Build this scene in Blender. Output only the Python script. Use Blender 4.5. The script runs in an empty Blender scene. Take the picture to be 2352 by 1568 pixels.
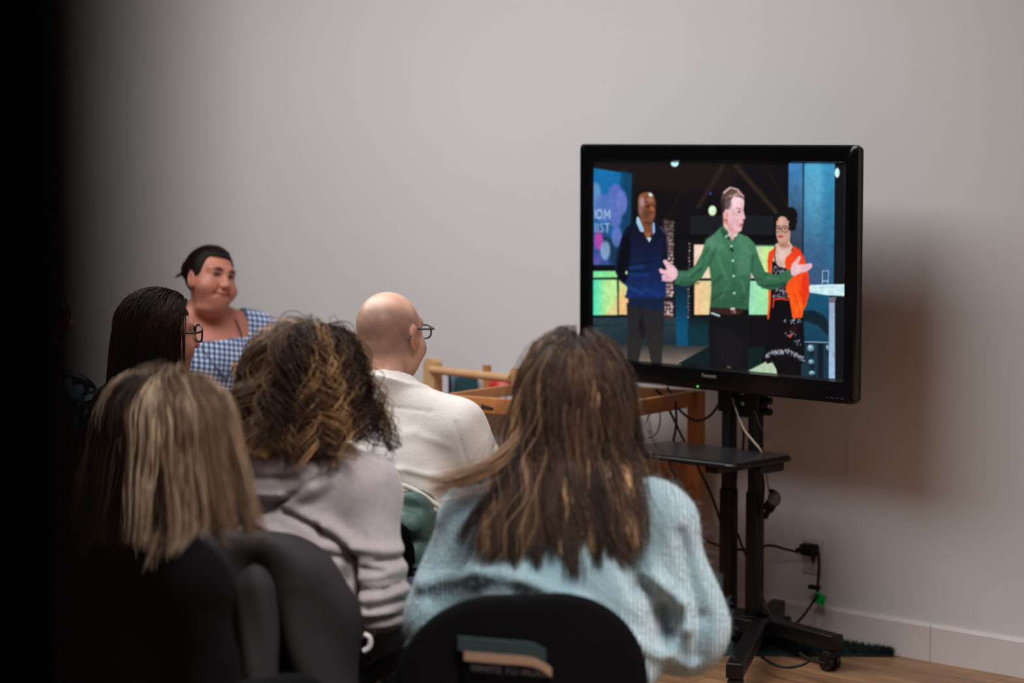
import bpy, math, random
import numpy as np
from mathutils import Vector, Matrix
random.seed(7); rng = np.random.default_rng(7)
S = bpy.context.scene
PI = math.pi

# ---------------------------------------------------------------- camera
YAW = math.radians(43.9)          # camera looks to the left-front of the room's back wall
CAMH = 1.63
FPX = 5553.0
WALL_Y = 6.25
HORIZ = 310.0
PITCH = math.atan((784.0 - HORIZ) / FPX)
cam_d = bpy.data.cameras.new('camera')
cam = bpy.data.objects.new('camera', cam_d)
S.collection.objects.link(cam); S.camera = cam
cam_d.sensor_width = 36.0; cam_d.lens = 36.0 * FPX / 2352.0
cam_d.clip_start = 0.05; cam_d.clip_end = 60
cam.location = (0, 0, CAMH)
cam.rotation_euler = (PI/2 - PITCH, 0, YAW)
cam_d.dof.use_dof = True
cam_d.dof.focus_distance = 6.6
cam_d.dof.aperture_fstop = 2.2

# ---------------------------------------------------------------- world, exposure, big lights
w = bpy.data.worlds.new('world'); S.world = w; w.use_nodes = True
w.node_tree.nodes['Background'].inputs[0].default_value = (0.9, 0.92, 1.0, 1)
w.node_tree.nodes['Background'].inputs[1].default_value = 0.02
S.view_settings.view_transform = 'Standard'
S.view_settings.look = 'None'
S.view_settings.exposure = 0.0
S.view_settings.gamma = 1.0
S.view_settings.use_curve_mapping = False

R_ = np.array([math.cos(YAW), math.sin(YAW), 0.0])     # camera right
F_ = np.array([-math.sin(YAW), math.cos(YAW), 0.0])    # camera forward (level)
def place(px, Z, h=0.0):
    """floor position seen at picture column px at level distance Z"""
    p = R_ * ((px - 1176.0) / FPX * Z) + F_ * Z
    return (float(p[0]), float(p[1]), h)
def ray(px, py):
    x = (px - 1176.0) / FPX; y = (784.0 - py) / FPX
    up = np.array([0, 0, 1.0])
    d = R_ * x + F_ * (math.cos(PITCH) + y * math.sin(PITCH)) + up * (y * math.cos(PITCH) - math.sin(PITCH))
    return d
CAMP = np.array([0, 0, CAMH])
def on_y(px, py, Y):
    d = ray(px, py); return CAMP + d * (Y / d[1])
def on_z(px, py, z):
    d = ray(px, py); return CAMP + d * ((z - CAMH) / d[2])
def on_Z(px, py, Z):
    d = ray(px, py); return CAMP + d * (Z / float(d @ F_))

def area(name, loc, size, power, col, rot=(0, 0, 0), spread=None):
    l = bpy.data.lights.new(name, 'AREA'); l.shape = 'RECTANGLE'
    l.size, l.size_y = size; l.energy = power; l.color = col
    if spread: l.spread = spread
    o = bpy.data.objects.new(name, l); S.collection.objects.link(o)
    o.location = loc; o.rotation_euler = rot
    return o
# ---------------------------------------------------------------- materials
def lin(c):
    out = []
    for v in c[:3]:
        v = v / 255.0
        out.append(v / 12.92 if v <= 0.04045 else ((v + 0.055) / 1.055) ** 2.4)
    return (out[0], out[1], out[2], 1.0)
def mat(name, col, rough=0.6, spec=0.5, metal=0.0, noise=None, bump=None, sheen=0.0, coat=0.0, sss=0.0, attr=None):
    """col in sRGB 0-255.  noise=(scale, amount, stretch) value variation; bump=(scale, strength, stretch)"""
    m = bpy.data.materials.new(name); m.use_nodes = True
    nt = m.node_tree; b = nt.nodes['Principled BSDF']
    L = lin(col)
    b.inputs['Base Color'].default_value = L
    b.inputs['Roughness'].default_value = rough
    b.inputs['Specular IOR Level'].default_value = spec
    b.inputs['Metallic'].default_value = metal
    b.inputs['Sheen Weight'].default_value = sheen
    b.inputs['Coat Weight'].default_value = coat
    if sss:
        b.inputs['Subsurface Weight'].default_value = sss
        b.inputs['Subsurface Scale'].default_value = 0.01
        b.inputs['Subsurface Radius'].default_value = (1.0, 0.35, 0.2)
    tc = nt.nodes.new('ShaderNodeTexCoord')
    def nz(scale, stretch):
        mp = nt.nodes.new('ShaderNodeMapping'); mp.inputs['Scale'].default_value = stretch
        nt.links.new(tc.outputs['Object'], mp.inputs[0])
        n = nt.nodes.new('ShaderNodeTexNoise'); n.inputs['Scale'].default_value = scale
        n.inputs['Detail'].default_value = 4
        nt.links.new(mp.outputs[0], n.inputs[0]); return n
    src = None
    if attr:
        a = nt.nodes.new('ShaderNodeAttribute'); a.attribute_name = attr
        src = a.outputs['Color']
    if noise:
        n = nz(noise[0], noise[2] if len(noise) > 2 else (1, 1, 1))
        mr = nt.nodes.new('ShaderNodeMapRange')
        mr.inputs['From Min'].default_value = 0.3; mr.inputs['From Max'].default_value = 0.7
        mr.inputs['To Min'].default_value = 1 - noise[1]; mr.inputs['To Max'].default_value = 1 + noise[1]
        nt.links.new(n.outputs[0], mr.inputs[0])
        mx = nt.nodes.new('ShaderNodeMix'); mx.data_type = 'RGBA'; mx.blend_type = 'MULTIPLY'
        mx.inputs['Factor'].default_value = 1.0
        if src: nt.links.new(src, mx.inputs['A'])
        else: mx.inputs['A'].default_value = L
        nt.links.new(mr.outputs[0], mx.inputs['B'])
        src = mx.outputs['Result']
    if src: nt.links.new(src, b.inputs['Base Color'])
    if bump:
        n = nz(bump[0], bump[2] if len(bump) > 2 else (1, 1, 1))
        bp = nt.nodes.new('ShaderNodeBump'); bp.inputs['Strength'].default_value = bump[1]
        bp.inputs['Distance'].default_value = 0.004
        nt.links.new(n.outputs[0], bp.inputs['Height']); nt.links.new(bp.outputs[0], b.inputs['Normal'])
    return m
def emis(name, col, strength=1.0):
    m = bpy.data.materials.new(name); m.use_nodes = True
    nt = m.node_tree; b = nt.nodes['Principled BSDF']
    b.inputs['Base Color'].default_value = (0, 0, 0, 1)
    b.inputs['Emission Color'].default_value = lin(col); b.inputs['Emission Strength'].default_value = strength
    return m

# ---------------------------------------------------------------- objects
def link(o, parent=None):
    S.collection.objects.link(o)
    if parent is not None: o.parent = parent
    return o
def thing(name, label, cat, loc=(0, 0, 0), rotz=0.0, group=None):
    o = bpy.data.objects.new(name, None); link(o)
    o.empty_display_size = 0.1
    o.location = loc; o.rotation_euler = (0, 0, rotz)
    o['label'] = label; o['category'] = cat
    if group: o['group'] = group
    return o
def tag(o, label, cat, group=None):
    o['label'] = label; o['category'] = cat
    if group: o['group'] = group
    return o
def mesh_np(name, V, Fq, m, parent=None, smooth=True, col=None, label=None):
    me = bpy.data.meshes.new(name)
    V = np.ascontiguousarray(V, dtype=np.float32); Fq = np.ascontiguousarray(Fq, dtype=np.int32)
    k = Fq.shape[1]
    me.vertices.add(len(V)); me.vertices.foreach_set('co', V.ravel())
    me.loops.add(Fq.size); me.loops.foreach_set('vertex_index', Fq.ravel())
    me.polygons.add(len(Fq)); me.polygons.foreach_set('loop_start', np.arange(0, Fq.size, k, dtype=np.int32))
    me.update(calc_edges=True)
    if smooth: me.polygons.foreach_set('use_smooth', np.ones(len(Fq), dtype=bool))
    if col is not None:
        a = me.color_attributes.new('Col', 'FLOAT_COLOR', 'POINT')
        c = np.ones((len(V), 4), dtype=np.float32); c[:, :3] = col
        a.data.foreach_set('color', c.ravel())
    me.materials.append(m)
    o = bpy.data.objects.new(name, me); link(o, parent)
    if label: o['label'] = label
    return o
class MB:
    """collects simple solids; build() links them as one mesh object"""
    def __init__(s): s.v = []; s.f = []
    def add(s, v, f):
        n = len(s.v); s.v += [tuple(map(float, p)) for p in v]; s.f += [tuple(i + n for i in q) for q in f]
        return s
    def box(s, c, sz, R=None, bev=0.0):
        hx, hy, hz = sz[0]/2, sz[1]/2, sz[2]/2
        if bev <= 0:
            P = [(x, y, z) for x in (-hx, hx) for y in (-hy, hy) for z in (-hz, hz)]
            Fc = [(0,1,3,2), (4,6,7,5), (0,4,5,1), (2,3,7,6), (0,2,6,4), (1,5,7,3)]
        else:
            import bmesh
            bm = bmesh.new(); bmesh.ops.create_cube(bm, size=1.0)
            for q in bm.verts: q.co = Vector((q.co.x*sz[0], q.co.y*sz[1], q.co.z*sz[2]))
            bmesh.ops.bevel(bm, geom=list(bm.edges), offset=min(bev, 0.49*min(sz)), segments=3, profile=0.5, affect='EDGES')
            bm.verts.index_update()
            P = [tuple(q.co) for q in bm.verts]; Fc = [tuple(q.index for q in f.verts) for f in bm.faces]; bm.free()
        P = np.array(P)
        if R is not None: P = P @ np.array(R).T
        return s.add(P + np.array(c), Fc)
    def tube(s, pts, r, n=10, cap=True):
        pts = [np.array(p, float) for p in pts]
        rs = r if hasattr(r, '__len__') else [r] * len(pts)
        V = []; up = np.array([0.13, 0.21, 1.0])
        T = []
        for i in range(len(pts)):
            a = pts[max(0, i-1)]; b = pts[min(len(pts)-1, i+1)]
            t = b - a; T.append(t / (np.linalg.norm(t) + 1e-9))
        nrm = np.cross(T[0], up); 
        if np.linalg.norm(nrm) < 0.1: nrm = np.cross(T[0], np.array([1.0, 0, 0]))
        nrm /= np.linalg.norm(nrm)
        for i, p in enumerate(pts):
            nrm = nrm - T[i] * (nrm @ T[i]); nrm /= np.linalg.norm(nrm) + 1e-9
            b = np.cross(T[i], nrm)
            for k in range(n):
                a = 2*PI*k/n; V.append(p + rs[i]*(math.cos(a)*nrm + math.sin(a)*b))
        Fc = []
        for i in range(len(pts)-1):
            for k in range(n):
                k2 = (k+1) % n
                Fc.append((i*n+k, i*n+k2, (i+1)*n+k2, (i+1)*n+k))
        if cap:
            Fc.append(tuple(range(n-1, -1, -1))); Fc.append(tuple((len(pts)-1)*n + k for k in range(n)))
        return s.add(V, Fc)
    def cyl(s, a, b, r, n=24, r2=None):
        return s.tube([a, b], [r, r if r2 is None else r2], n)
    def ball(s, c, r, n=16, sc=(1, 1, 1)):
        V = []; Fc = []
        m_ = n // 2
        for i in range(m_ + 1):
            th = PI * i / m_
            for k in range(n):
                a = 2*PI*k/n
                V.append((c[0] + r*sc[0]*math.sin(th)*math.cos(a), c[1] + r*sc[1]*math.sin(th)*math.sin(a), c[2] + r*sc[2]*math.cos(th)))
        for i in range(m_):
            for k in range(n):
                k2 = (k+1) % n
                Fc.append((i*n+k, (i+1)*n+k, (i+1)*n+k2, i*n+k2))
        return s.add(V, Fc)
    def prism(s, poly, M, th):
        """poly 2D outline in plane M (origin, ex, ey), extruded by th along ex x ey"""
        o_, ex, ey = [np.array(q, float) for q in M]; nn = np.cross(ex, ey); nn /= np.linalg.norm(nn)
        n = len(poly)
        V = [o_ + ex*x + ey*y for x, y in poly] + [o_ + ex*x + ey*y + nn*th for x, y in poly]
        Fc = [tuple(range(n-1, -1, -1)), tuple(range(n, 2*n))] + [(i, (i+1) % n, n + (i+1) % n, n+i) for i in range(n)]
        return s.add(V, Fc)
    def build(s, name, m, parent=None, smooth=False, label=None):
        me = bpy.data.meshes.new(name); me.from_pydata(s.v, [], s.f); me.validate()
        import bmesh
        bm = bmesh.new(); bm.from_mesh(me); bmesh.ops.recalc_face_normals(bm, faces=bm.faces); bm.to_mesh(me); bm.free()
        me.materials.append(m)
        if smooth:
            me.polygons.foreach_set('use_smooth', np.ones(len(me.polygons), dtype=bool))
            me.set_sharp_from_angle(angle=math.radians(40))
        o = bpy.data.objects.new(name, me); link(o, parent)
        if label: o['label'] = label
        return o
def catmull(pts, n=8):
    P = [np.array(p, float) for p in pts]; P = [2*P[0]-P[1]] + P + [2*P[-1]-P[-2]]
    out = []
    for i in range(1, len(P)-2):
        for k in range(n):
            t = k / n
            out.append(0.5*((2*P[i]) + (-P[i-1]+P[i+1])*t + (2*P[i-1]-5*P[i]+4*P[i+1]-P[i+2])*t*t + (-P[i-1]+3*P[i]-3*P[i+1]+P[i+2])*t**3))
    out.append(P[-2]); return out
def text_mesh(name, s, size, m, parent, loc, rot, ext=0.0004, bold=0.0, align='CENTER'):
    cu = bpy.data.curves.new(name, 'FONT'); cu.body = s; cu.size = size; cu.extrude = ext; cu.offset = bold
    cu.align_x = align; cu.align_y = 'CENTER'
    t = bpy.data.objects.new(name + '_tmp', cu); S.collection.objects.link(t)
    me = bpy.data.meshes.new_from_object(t); bpy.data.objects.remove(t)
    me.name = name; me.materials.clear(); me.materials.append(m)
    o = bpy.data.objects.new(name, me); link(o, parent); o.location = loc; o.rotation_euler = rot
    return o

# ---------------------------------------------------------------- signed-distance modelling
f4 = np.float32
def sd_sph(P, c, r):
    X, Y, Z = P; return np.sqrt((X-c[0])**2 + (Y-c[1])**2 + (Z-c[2])**2) - r
def sd_ell(P, c, r):
    X, Y, Z = P
    a = np.sqrt(((X-c[0])/r[0])**2 + ((Y-c[1])/r[1])**2 + ((Z-c[2])/r[2])**2)
    b = np.sqrt(((X-c[0])/r[0]**2)**2 + ((Y-c[1])/r[1]**2)**2 + ((Z-c[2])/r[2]**2)**2)
    return a * (a - 1.0) / (b + 1e-6)
def sd_cap(P, a, b, ra, rb=None):
    if rb is None: rb = ra
    X, Y, Z = P; a = np.array(a, float); b = np.array(b, float); d = b - a; L = float(d @ d)
    h = np.clip(((X-a[0])*d[0] + (Y-a[1])*d[1] + (Z-a[2])*d[2]) / L, 0, 1)
    return np.sqrt((X-a[0]-h*d[0])**2 + (Y-a[1]-h*d[1])**2 + (Z-a[2]-h*d[2])**2) - (ra + (rb-ra)*h)
def sd_box(P, c, h, r=0.0):
    X, Y, Z = P
    qx = np.abs(X-c[0])-h[0]+r; qy = np.abs(Y-c[1])-h[1]+r; qz = np.abs(Z-c[2])-h[2]+r
    return np.sqrt(np.maximum(qx, 0)**2 + np.maximum(qy, 0)**2 + np.maximum(qz, 0)**2) + np.minimum(np.maximum(qx, np.maximum(qy, qz)), 0) - r
def smin(a, b, k):
    h = np.clip(0.5 + 0.5*(b-a)/k, 0, 1); return b + (a-b)*h - k*h*(1-h)
def smax(a, b, k): return -smin(-a, -b, k)
def rotm(yaw=0, pitch=0, roll=0):
    """yaw: + turns to the right (clockwise from above); pitch: + looks down; roll: + tilts towards own right"""
    cy, sy = math.cos(-yaw), math.sin(-yaw); cp, sp = math.cos(-pitch), math.sin(-pitch); cr, sr = math.cos(roll), math.sin(roll)
    Rz = np.array([[cy, -sy, 0], [sy, cy, 0], [0, 0, 1]]); Rx = np.array([[1, 0, 0], [0, cp, -sp], [0, sp, cp]])
    Ry = np.array([[cr, 0, sr], [0, 1, 0], [-sr, 0, cr]])
    return Rz @ Rx @ Ry
def to_local(P, c, R):
    X, Y, Z = P; x = X-c[0]; y = Y-c[1]; z = Z-c[2]
    return (R[0,0]*x+R[1,0]*y+R[2,0]*z, R[0,1]*x+R[1,1]*y+R[2,1]*z, R[0,2]*x+R[1,2]*y+R[2,2]*z)
def axis(lo, hi, step, fine=None, fstep=None):
    if fine is None: return np.arange(lo, hi + step, step)
    a = np.arange(lo, fine[0], step); b = np.arange(fine[0], fine[1], fstep); c = np.arange(fine[1], hi + step, step)
    return np.concatenate([a, b, c])
def nets(Fv, xs, ys, zs):
    ins = Fv < 0
    nx, ny, nz = ins.shape
    C = [ins[i:nx-1+i, j:ny-1+j, k:nz-1+k] for i in (0,1) for j in (0,1) for k in (0,1)]
    anyi = np.logical_or.reduce(C); alli = np.logical_and.reduce(C)
    I, J, K = np.nonzero(anyi & ~alli)
    idx = -np.ones((nx-1, ny-1, nz-1), dtype=np.int32); idx[I, J, K] = np.arange(len(I))
    acc = np.zeros((len(I), 3)); cnt = np.zeros(len(I))
    ax = [xs, ys, zs]
    for d in range(3):
        o1, o2 = [e for e in range(3) if e != d]
        for u in (0, 1):
            for v in (0, 1):
                off = [0, 0, 0]; off[o1] = u; off[o2] = v
                A = (I+off[0], J+off[1], K+off[2]); off[d] = 1; B = (I+off[0], J+off[1], K+off[2])
                fa = Fv[A]; fb = Fv[B]; mk = (fa < 0) != (fb < 0)
                t = np.where(mk, fa/(np.where(mk, fa-fb, 1)), 0)
                pa = np.stack([ax[0][A[0]], ax[1][A[1]], ax[2][A[2]]], 1); pb = np.stack([ax[0][B[0]], ax[1][B[1]], ax[2][B[2]]], 1)
                acc += np.where(mk[:, None], pa + (pb-pa)*t[:, None], 0); cnt += mk
    V = acc / np.maximum(cnt, 1)[:, None]
    Q = []
    for d in range(3):
        sl0 = [slice(None)]*3; sl1 = [slice(None)]*3
        sl0[d] = slice(0, -1); sl1[d] = slice(1, None)
        a = ins[tuple(sl0)]; b = ins[tuple(sl1)]
        E = np.argwhere(a != b)
        o1, o2 = [(1, 2), (2, 0), (0, 1)][d]
        ok = (E[:, o1] > 0) & (E[:, o2] > 0) & (E[:, o1] < ins.shape[o1]-1) & (E[:, o2] < ins.shape[o2]-1)
        E = E[ok]
        q = []
        for (u, v) in ((1, 1), (0, 1), (0, 0), (1, 0)):
            e = E.copy(); e[:, o1] -= u; e[:, o2] -= v; q.append(idx[e[:, 0], e[:, 1], e[:, 2]])
        q = np.stack(q, 1)
        flip = ~a[E[:, 0], E[:, 1], E[:, 2]]
        q[flip] = q[flip][:, ::-1]
        Q.append(q)
    return V, np.concatenate(Q)
def grid(xs, ys, zs):
    return (xs[:, None, None].astype(f4), ys[None, :, None].astype(f4), zs[None, None, :].astype(f4))
def sdf_mesh(name, fn, xs, ys, zs, m, parent=None, label=None, colfn=None):
    P = grid(xs, ys, zs)
    Fv = np.broadcast_to(fn(P), (len(xs), len(ys), len(zs)))
    V, Q = nets(Fv, xs, ys, zs)
    col = colfn(V) if colfn else None
    return mesh_np(name, V, Q, m, parent, True, col, label)
def vnoise(P, s, seed=0):
    """cheap smooth pseudo noise -1..1"""
    X, Y, Z = P; r = random.Random(seed); out = 0
    for i in range(5):
        a, b, c, ph = [r.uniform(-1, 1) for _ in range(3)] + [r.uniform(0, 6.28)]
        out = out + np.sin((a*X + b*Y + c*Z)*s*1.7*(1+0.35*i) + ph + 1.3*np.sin((c*X + a*Y + b*Z)*s + ph*2))
    return out / 3.0
# ---------------------------------------------------------------- people
def head_sdf(q, face=1.0, fem=False, full=1.0, ears=True):
    """q: point in head frame (x right, y forward, z up, origin between the ears)"""
    f = sd_ell(q, (0, -0.012, 0.030), (0.076, 0.096, 0.086))
    f = smin(f, sd_ell(q, (0, 0.030, -0.020), (0.062*full, 0.062, 0.082)), 0.03)
    f = smin(f, sd_ell(q, (0, 0.036, -0.070), (0.048*full, 0.046*full, 0.040)), 0.03)
    X, Y, Z = q; A = (np.abs(X), Y, Z)
    if face:
        f = smin(f, sd_ell(A, (0.043*full, 0.052, -0.032), (0.026*full, 0.030, 0.028)), 0.022)   # cheeks
        f = smin(f, sd_cap(A, (0.012, 0.078, 0.034), (0.046, 0.062, 0.036), 0.012), 0.016)          # brow
        f = smax(f, -sd_ell(A, (0.031, 0.099, 0.012), (0.020, 0.022, 0.015)), 0.012)                # sockets
        f = smin(f, sd_cap(A, (0.022, 0.078, 0.0215), (0.042, 0.071, 0.019), 0.0055), 0.006)         # upper lid
        f = smin(f, sd_cap(A, (0.022, 0.078, 0.0040), (0.042, 0.070, 0.006), 0.0045), 0.006)         # lower lid
        f = smin(f, sd_cap(q, (0, 0.083, 0.026), (0, 0.106, -0.020), 0.008, 0.0125), 0.012)         # nose
        f = smin(f, sd_sph(A, (0.012, 0.096, -0.024), 0.0085), 0.006)
        f = smax(f, -sd_sph(A, (0.007, 0.104, -0.035), 0.004), 0.004)
        f = smin(f, sd_cap(A, (0.0, 0.087, -0.0475), (0.020, 0.078, -0.050), 0.0062, 0.004), 0.007)  # lips
        f = smin(f, sd_cap(A, (0.0, 0.085, -0.0585), (0.017, 0.078, -0.055), 0.0070, 0.004), 0.006)
        f = smax(f, -sd_cap(A, (0.0, 0.0965, -0.0525), (0.027, 0.080, -0.0515), 0.0022), 0.005)
        f = smax(f, -sd_cap(A, (0.019, 0.094, -0.028), (0.033, 0.080, -0.058), 0.0002), 0.016)
        f = smin(f, sd_sph(q, (0, 0.066, -0.090), 0.020), 0.02)                                     # chin
        if full > 1.08:
            f = smin(f, sd_ell(q, (0, 0.025, -0.105), (0.056, 0.050, 0.026)), 0.02)                  # soft chin
    if ears:
        e = sd_ell((A[0], Y - 0.25*Z*0 , Z), (0.0795, -0.006, -0.004), (0.009, 0.0185, 0.031))
        e = smin(e, sd_ell(A, (0.0765, 0.002, -0.026), (0.006, 0.011, 0.012)), 0.01)
        e = smax(e, -sd_ell(A, (0.0915, 0.000, 0.000), (0.0085, 0.0115, 0.020)), 0.004)
        f = smin(f, e, 0.008)
    return f
class Fig:
    """a seated figure; local frame: +y forward, +x its right hand side, z up, origin on the floor under the hips"""
    def __init__(s, top=1.24, w=1.0, fat=1.0, lean=0.0, side=0.0, hyaw=0, hpitch=0, hroll=0, hfwd=0.03, elb=None, wri=None,
                 hx=0.0, full=1.0, face=0.0, shd=0.0, fine=0.004, fstep=0.007, dz=0.0):
        s.top = top; s.w = w; s.fat = fat; s.lean = lean; s.side = side; s.full = full; s.face = face; s.fine = fine; s.fstep = fstep
        s.hc = np.array([hx + side*0.62, lean*0.62 + hfwd, top - 0.117]); s.HR = rotm(math.radians(hyaw), math.radians(hpitch), math.radians(hroll))
        zt = top - 1.24 + dz
        s.nb = np.array([side*0.48, lean*0.48 - 0.015, 0.985 + zt])
        s.sh = [np.array([sg*0.168*w + side*0.40, lean*0.40 - 0.01, 0.895 + zt + sg*shd]) for sg in (-1, 1)]
        s.el = elb or [np.array([-0.235*w, 0.06, 0.66]), np.array([0.235*w, 0.06, 0.66])]
        s.wr = wri or [np.array([-0.09, 0.30, 0.62]), np.array([0.09, 0.30, 0.62])]
        s.zt = zt
        s.hip = [np.array([-0.09*w, 0.03, 0.50]), np.array([0.09*w, 0.03, 0.50])]
        s.kn = [np.array([-0.12*w, 0.45, 0.50]), np.array([0.12*w, 0.45, 0.50])]
        s.an = [np.array([-0.12*w, 0.43, 0.09]), np.array([0.12*w, 0.43, 0.09])]
    def warp(s, P):
        X, Y, Z = P; k = np.maximum(Z - 0.5, 0)
        return (X - s.side*k, Y - s.lean*k, Z + 0*X*0)
    def torso(s, P, t=0.0, lo=True):
        q = s.warp(P); w, ft, zt = s.w, s.fat, s.zt
        f = sd_ell(q, (0, 0.0, 0.53), (0.175*w+t, 0.125*ft+t, 0.12+t))
        f = smin(f, sd_ell(q, (0, 0.005, 0.66), (0.145*w*ft+t, 0.108*ft+t, 0.15+t)), 0.05)
        f = smin(f, sd_ell(q, (0, 0.0, 0.80+zt), (0.155*w+t, 0.108*ft+t, 0.145+t)), 0.06)
        f = smin(f, sd_cap(P, s.sh[0], s.sh[1], 0.052+t), 0.05)
        for i in (0, 1):
            f = smin(f, sd_cap(P, s.nb + np.array([0, 0, 0.0]), s.sh[i] + np.array([0, 0, 0.012]), 0.040+t, 0.035+t), 0.05)
        return f
    def neck(s, P, t=0.0):
        return sd_cap(P, s.nb - np.array([0, 0, 0.06]), s.hc + s.HR @ np.array([0, -0.022, -0.02]), (0.052+t)*(0.5+0.5*s.full), (0.050+t)*(0.5+0.5*s.full))
    def arm(s, P, i, t=0.0, end=1.0, taper=True):
        f = sd_cap(P, s.sh[i], s.el[i], 0.047+t, 0.040+t)
        wv = s.el[i] + (s.wr[i]-s.el[i])*end
        return smin(f, sd_cap(P, s.el[i], wv, 0.040+t, 0.028+t), 0.02)
    def hand(s, P, i):
        sg = -1 if i == 0 else 1
        d = s.wr[i]-s.el[i]; d = d/np.linalg.norm(d); d = d*0.75 + np.array([0, 0.25, -0.25]); d /= np.linalg.norm(d)
        up = np.array([0, 0, 1.0]); u = up - d*(up@d); u /= np.linalg.norm(u); r = np.cross(d, u) * sg
        o = s.wr[i]; f = None
        for k, (off, L) in enumerate(((0.030, 0.078), (0.010, 0.088), (-0.010, 0.082), (-0.029, 0.064))):
            a = o + d*0.01 + r*off*0.5*-1; b = o + d*0.085 + r*off*-1
            c = b + d*L*0.45 - u*0.010; e = c + d*L*0.30 - u*L*0.33; g = e + d*L*0.05 - u*L*0.25
            h = smin(sd_cap(P, a, b, 0.014, 0.011), sd_cap(P, b, c, 0.0095, 0.0085), 0.006)
            h = np.minimum(h, sd_cap(P, c, e, 0.0085, 0.008)); h = np.minimum(h, sd_cap(P, e, g, 0.008, 0.007))
            f = h if f is None else smin(f, h, 0.004)
        th = smin(sd_cap(P, o + d*0.02 - r*0.015, o + d*0.055 - r*0.048 - u*0.01, 0.014, 0.011), sd_cap(P, o + d*0.055 - r*0.048 - u*0.01, o + d*0.088 - r*0.052 - u*0.02, 0.0105, 0.009), 0.006)
        return smin(f, th, 0.008)
    def legs(s, P, t=0.0, top=0.0):
        f = None
        for i in (0, 1):
            g = smin(sd_cap(P, s.hip[i], s.kn[i], 0.083+t+top, 0.058+t), sd_cap(P, s.kn[i], s.an[i], 0.056+t, 0.036+t), 0.03)
            f = g if f is None else smin(f, g, 0.03)
        return f
    def body(s, P):
        X, Y, Z = P
        f = smin(s.torso(P), s.neck(P), 0.025)
        f = smin(f, s.arm(P, 0), 0.025); f = smin(f, s.arm(P, 1), 0.025)
        f = smin(f, s.hand(P, 0), 0.012); f = smin(f, s.hand(P, 1), 0.012)
        f = smin(f, s.legs(P), 0.04)
        for i in (0, 1):
            f = smin(f, sd_cap(P, s.an[i] + np.array([0, -0.02, -0.05]), s.an[i] + np.array([0, 0.15, -0.06]), 0.032, 0.024), 0.02)
        f = np.array(np.broadcast_to(f, np.broadcast_shapes(X.shape, Y.shape, Z.shape)))
        k = int(np.searchsorted(Z.ravel(), s.top - 0.30))
        Pz = (X, Y, Z[:, :, k:])
        q = to_local(Pz, s.hc, s.HR)
        f[:, :, k:] = smin(f[:, :, k:], head_sdf(q, s.face, full=s.full), 0.022)
        return f
    def axes(s):
        h = s.hc
        return (axis(-0.36, 0.36, s.fstep, (h[0]-0.105, h[0]+0.105), s.fine), axis(-0.20, 0.66, s.fstep, (h[1]-0.13, h[1]+0.14), s.fine),
                axis(-0.005, s.top+0.02, s.fstep, (s.top-0.26, s.top+0.01), s.fine))
    def build_body(s, root, m, colfn=None):
        return sdf_mesh('body', s.body, *s.axes(), m, root, colfn=colfn)
    def garment(s, name, root, m, t=0.012, sleeve=0.9, st=0.010, neckr=0.075, neckz=0.0, zlo=0.47, folds=(), noise=0.0, nscale=20, extra=None, step=0.006, label=None, hole=True, colfn=None):
        def fn(P):
            X, Y, Z = P
            f = s.torso(P, t)
            for i in (0, 1):
                g = s.arm(P, i, st, sleeve)
                f = smin(f, g, 0.035)
            if extra is not None: f = extra(f, P)
            if noise: f = f + noise*vnoise(P, nscale, 3)
            for a, b, r, amp in folds:      # ridges and creases drawn on the back, in the x-z plane
                dx = b[0]-a[0]; dz_ = b[1]-a[1]; h = np.clip(((X-a[0])*dx + (Z-a[1])*dz_)/(dx*dx+dz_*dz_), 0, 1)
                d2 = (X-a[0]-h*dx)**2 + (Z-a[1]-h*dz_)**2
                f = f - amp*np.exp(-d2/(r*r))*np.clip((0.05-Y)/0.08, 0, 1)
            if hole:
                f = smax(f, -sd_cap(P, s.nb + np.array([0, 0.02, -0.01+neckz]), s.nb + np.array([0, 0.05, 0.2]), neckr), 0.01)
            f = smax(f, zlo - Z, 0.006)
            for i in (0, 1):   # cut the cuffs
                e = s.el[i]; d = s.wr[i]-e; L = np.linalg.norm(d); d = d/L
                pl = (X-e[0])*d[0] + (Y-e[1])*d[1] + (Z-e[2])*d[2] - L*sleeve
                near = sd_sph(P, s.wr[i], 0.10)
                f = smax(f, -smax(-pl, near, 0.004), 0.004)
            return f
        m0 = 0.10
        xs = axis(-0.40*s.w-m0*0.5, 0.40*s.w+m0*0.5, step); ys = axis(-0.26, 0.45, step); zs = axis(zlo-0.03, s.top-0.02, step)
        return sdf_mesh(name, fn, xs, ys, zs, m, root, label, colfn)
    def trousers(s, root, m, ms):
        def fn(P):
            X, Y, Z = P
            f = smin(s.legs(P, 0.012, 0.004), sd_ell(P, (0, 0.0, 0.53), (0.185*s.w, 0.135*s.fat, 0.11)), 0.04)
            f = smax(f, Z - 0.60, 0.01); f = smax(f, 0.10 - Z, 0.004)
            return f + 0.003*vnoise(P, 14, 5)
        sdf_mesh('trousers', fn, axis(-0.28, 0.28, 0.011), axis(-0.18, 0.60, 0.011), axis(0.06, 0.64, 0.011), m, root)
        for i in (0, 1):
            a = s.an[i]
            def sf(P):
                f = sd_cap(P, (a[0], a[1]-0.03, 0.048), (a[0], a[1]+0.16, 0.040), 0.045, 0.038)
                f = smin(f, sd_cap(P, (a[0], a[1], 0.05), (a[0], a[1], 0.10), 0.045, 0.044), 0.02)
                return smax(f, 0.004 - P[2], 0.004)
            sdf_mesh('shoe', sf, axis(a[0]-0.07, a[0]+0.07, 0.007), axis(a[1]-0.1, a[1]+0.22, 0.007), axis(-0.01, 0.16, 0.007), ms, root)
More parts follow.
